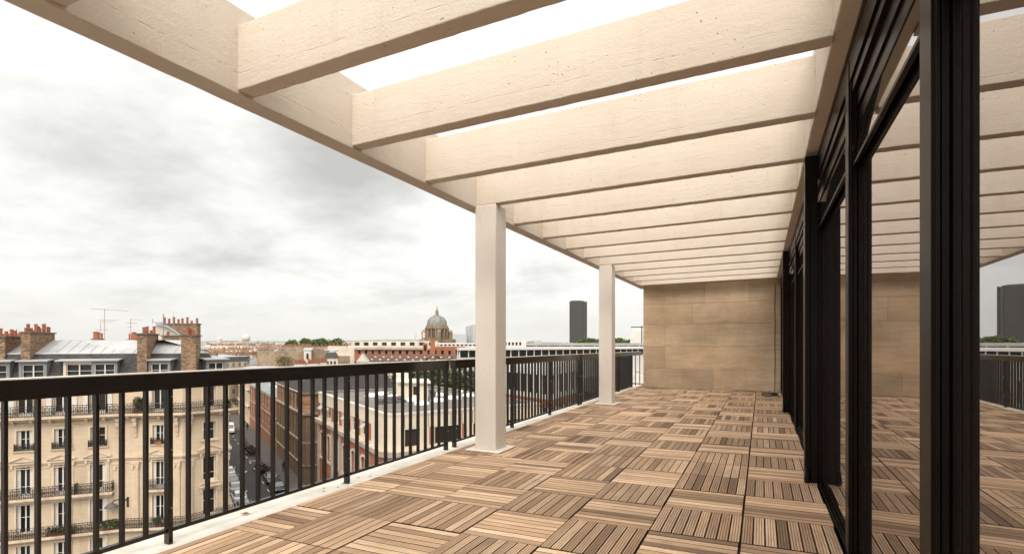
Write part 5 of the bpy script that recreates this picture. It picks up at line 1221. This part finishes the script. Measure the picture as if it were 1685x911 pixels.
def car(body_mat, van=False):
    t = bpy.data.objects.new('parked_car' if not van else 'van', None); COL.objects.link(t)
    q = MB()
    if van:
        L = [( -2.5,.80,.35,1.0,1.9,.70),(-2.45,.95,.3,1.05,2.15,.82),(-1.0,.98,.28,1.1,2.3,.86),(.8,.98,.28,1.1,2.3,.86),(1.35,.97,.28,1.1,2.15,.82),(2.0,.95,.28,1.0,1.25,.86),(2.45,.88,.3,.85,1.0,.78),(2.6,.72,.4,.7,.8,.62)]
    else:
        L = [(-2.1,.62,.42,.72,.85,.55),(-2.0,.80,.30,.82,.98,.70),(-1.5,.87,.25,.86,1.02,.76),(-.6,.88,.24,.86,.97,.80),(.6,.88,.24,.84,.93,.80),(1.2,.87,.25,.78,.88,.76),(1.85,.80,.28,.66,.74,.66),(2.1,.64,.38,.56,.62,.52)]
    secs = [[(x,-hw,zb),(x,-hw*1.0,zs),(x,-ht,zt_),(x,ht,zt_),(x,hw,zs),(x,hw,zb)] for x, hw, zb, zs, zt_, ht in L]
    loft(q, secs); o = obj('body', q, body_mat, t, smooth=False); b = o.modifiers.new('bevel','BEVEL'); b.width = .04; b.segments = 2; b.limit_method = 'ANGLE'; b.angle_limit = R(25)
    if not van:
        C = [(-1.75,.70,.99,.99,.70),(-1.25,.70,.98,1.38,.56),(-.3,.72,.95,1.46,.58),(.35,.72,.93,1.40,.56),(1.05,.72,.90,.92,.70)]
        q = MB(); loft(q, [[(x,-h1,z0_),(x,-h2,z1_),(x,h2,z1_),(x,h1,z0_)] for x, h1, z0_, z1_, h2 in C]); obj('windows', q, CGLASS, t)
        q = MB(); loft(q, [[(x,-h2-.015,z1_-.03),(x,-h2+.03,z1_+.02),(x,h2-.03,z1_+.02),(x,h2+.015,z1_-.03)] for x, h1, z0_, z1_, h2 in C[1:4]]); obj('roof_panel', q, body_mat, t)
        xs, wy, wr = (1.35,-1.3), .78, .32
    else:
        q = MB(); q.poly([(1.40,-.72,2.06),(1.40,.72,2.06),(2.02,.78,1.30),(2.02,-.78,1.30)], [(0,3,2,1)]); q.v = [(a+.03,b,c+.02) for a,b,c in q.v]; obj('windscreen', q, CGLASS, t)
        for s_ in (-1,1): q = MB(); q.poly([(.7,s_*.985,1.2),(1.75,s_*.965,1.2),(1.3,s_*.90,1.85),(.7,s_*.905,1.9)], [(0,1,2,3) if s_ < 0 else (3,2,1,0)]); obj('side_window', q, CGLASS, t)
        xs, wy, wr = (1.7,-1.6), .86, .36
    for x in xs:
        for s_ in (-1,1): wheel(t, x, s_*wy, wr, .2)
    fx = 2.02 if not van else 2.5; bx = -2.06 if not van else -2.5
    for s_ in (-1,1):
        q = MB(); q.box(fx-.1, fx+.05, s_*.55-.16, s_*.55+.16, .55 if not van else .68, .68 if not van else .86); obj('headlight', q, LAMPG, t)
        q = MB(); q.box(bx-.03, bx+.1, s_*.6-.12, s_*.6+.12, .65, .80); obj('tail_light', q, REDL, t)
        q = MB(); q.box(.75 if not van else 1.5, .95 if not van else 1.65, s_*.98-.1, s_*.98+.1, .92 if not van else 1.3, 1.05 if not van else 1.6); obj('mirror', q, body_mat, t)
    q = MB(); q.box(fx+.02, fx+.06, -.26, .26, .38, .48); obj('number_plate', q, WHITEM, t)
    return t
def carpaint(name, c): return M(name, c, .25, .03, 1, spec=.6)
def park(t, s, tt, flip, label, cat='car', group=None):
    t.location = (*st(s, tt), GZ); t.rotation_euler = (0,0,S_ANG + (math.pi if flip else 0)); tag(t, label, cat, group); return t
def recolor(t, m):
    for c in t.children:
        if c.name.split('.')[0] in ('body','roof_panel','mirror'): c.data = c.data.copy(); c.data.materials[0] = m
black = carpaint('black_car_paint', (.012,.012,.013)); silver = carpaint('silver_car_paint', (.38,.39,.40)); whitep = carpaint('white_car_paint', (.7,.7,.68)); greyp = carpaint('grey_green_paint', (.22,.25,.25))
c1 = car(black); park(c1, 80.5, 12.45, True, 'glossy black car parked nearest in the right-hand row')
c2 = copy_tree(c1); park(c2, 86.3, 12.45, True, 'dark car with a pale rear window parked behind the nearest black one'); 
for i, (s, m, lb) in enumerate([(94.2, whitep, 'white car farthest up the left kerb, just past the corner house'), (88.7, greyp, 'grey-green car second in the left kerb row'), (83.4, silver, 'silver car third in the left kerb row'), (78.2, whitep, 'white car nearest in the left kerb row, cut by the house corner'), (73.0, greyp, 'grey-green car hidden mostly below the terrace edge on the left kerb')]):
    c = copy_tree(c1); recolor(c, m); park(c, s, 7.35, False, lb)
v = car(whitep, True); park(v, 139.5, 11.1, True, 'white delivery van coming down the street', 'van')
def motorbike():
    t = bpy.data.objects.new('motorbike', None); COL.objects.link(t)
    for x in (-.68, .68):
        q = MB(); n = 16; pts = [(x+.3*math.cos(2*math.pi*k/n),0,.32+.3*math.sin(2*math.pi*k/n)) for k in range(n+1)]; q.tube(pts, .06, 6); obj('wheel', q, TYRE, t)
    q = MB(); loft(q, [[(x,-w_,z0_),(x,-w_,z1_),(x,w_,z1_),(x,w_,z0_)] for x, w_, z0_, z1_ in [(-.75,.09,.62,.82),(-.35,.17,.40,.84),(.1,.19,.30,.86),(.35,.16,.45,.98),(.6,.10,.62,1.02)]]); obj('body', q, black, t)
    q = MB(); q.box(-.75,.1,-.14,.14,.84,.93); obj('seat', q, TYRE, t)
    q = MB(); q.tube([(.68,0,.35),(.5,0,1.0)], .05, 6); q.tube([(.42,-.36,1.08),(.52,-.1,1.04),(.52,.1,1.04),(.42,.36,1.08)], .025, 6); obj('fork', q, RIM, t)
    q = MB(); q.poly([(.6,-.2,1.0),(.6,.2,1.0),(.42,.16,1.4),(.42,-.16,1.4)], [(0,1,2,3),(3,2,1,0)]); obj('windscreen', q, CGLASS, t)
    q = MB(); q.box(-1.0,-.68,-.2,.2,.85,1.15); obj('top_box', q, black, t); return t
mb_ = motorbike()
for i, (s, tt, a, lb) in enumerate([(91.0,12.0,.9,'motor scooter parked closest behind the dark cars'),(92.3,12.2,1.1,'second motor scooter behind the dark cars'),(93.6,12.1,.8,'third motor scooter behind the dark cars'),(95.0,11.9,1.2,'motor scooter with raised windscreen at the far end of the near cluster'),
      (108.0,12.3,1.0,'nearest motorbike of the farther kerb cluster'),(109.3,12.2,.9,'second motorbike of the farther kerb cluster'),(110.8,12.3,1.2,'third motorbike of the farther kerb cluster'),(112.4,12.2,1.0,'fourth motorbike of the farther kerb cluster'),(114.0,12.2,.8,'last motorbike of the farther kerb cluster, nearest the van')]):
    t = mb_ if i == 0 else copy_tree(mb_); t.location = (*st(s,tt), GZ); t.rotation_euler = (0,0,S_ANG+a); tag(t, lb, 'motorbike', 'motorbikes parked along the kerb')
def person(loc, ang, label):
    vs = [((0,0,.95),.15),((0,0,1.2),.14),((0,0,1.42),.16),((0,0,1.52),.06),((0,.01,1.60),.085),((0,.01,1.72),.09),
          ((-.09,0,.88),.10),((-.10,.06,.48),.07),((-.10,-.04,.08),.05),((-.10,.10,.03),.04),((.09,0,.88),.10),((.10,-.08,.48),.07),((.11,-.22,.10),.05),((.11,-.10,.03),.04),
          ((-.2,0,1.42),.06),((-.26,-.04,1.12),.045),((-.25,.08,.88),.035),((.2,0,1.42),.06),((.26,.0,1.12),.045),((.24,.12,.90),.035)]
    es = [(0,1),(1,2),(2,3),(3,4),(4,5),(0,6),(6,7),(7,8),(8,9),(0,10),(10,11),(11,12),(12,13),(2,14),(14,15),(15,16),(2,17),(17,18),(18,19)]
    me = bpy.data.meshes.new('person'); me.from_pydata([v[0] for v in vs], es, []); me.materials.append(M('dark_clothes', (.02,.02,.024), .9))
    o = bpy.data.objects.new('person', me); COL.objects.link(o); o.location = loc; o.rotation_euler = (0,0,ang)
    sk = o.modifiers.new('skin','SKIN'); me.skin_vertices.new(name='') if not me.skin_vertices else None
    for i, v_ in enumerate(vs): me.skin_vertices[0].data[i].radius = (v_[1], v_[1])
    me.skin_vertices[0].data[0].use_root = True
    o.modifiers.new('sub','SUBSURF').render_levels = 1; tag(o, label, 'person')
    q = MB(); q.lathe([(.0,1.80),(.07,1.78),(.098,1.72),(.09,1.66)], 10, (0,-.01)); hr = bpy.data.objects.new('hair', q.data('hair', [M('dark_hair', (.02,.014,.01), .8)])); hr.parent = o; COL.objects.link(hr)
person((*st(91.5,15.1), GZ+.13), S_ANG+R(90), 'person in dark clothes walking along the right pavement')
person((*st(140,15.0), GZ+.13), S_ANG+R(-90), 'person in dark clothes farther up the pavement near the studio block')

# ================================================================== air between here and the horizon
q = MB(); q.box(-8800, 8800, -2800, 13500, GZ-1.6, 330)
hzm = bpy.data.materials.new('city_haze'); hzm.use_nodes = True; t = hzm.node_tree; t.nodes.clear(); o_ = t.nodes.new('ShaderNodeOutputMaterial'); pv = t.nodes.new('ShaderNodeVolumePrincipled')
pv.inputs['Color'].default_value = (.93,.94,.95,1); pv.inputs['Density'].default_value = 1.5e-5; t.links.new(pv.outputs[0], o_.inputs['Volume'])
hzo = obj('haze', q, hzm); hzo['kind'] = 'stuff'
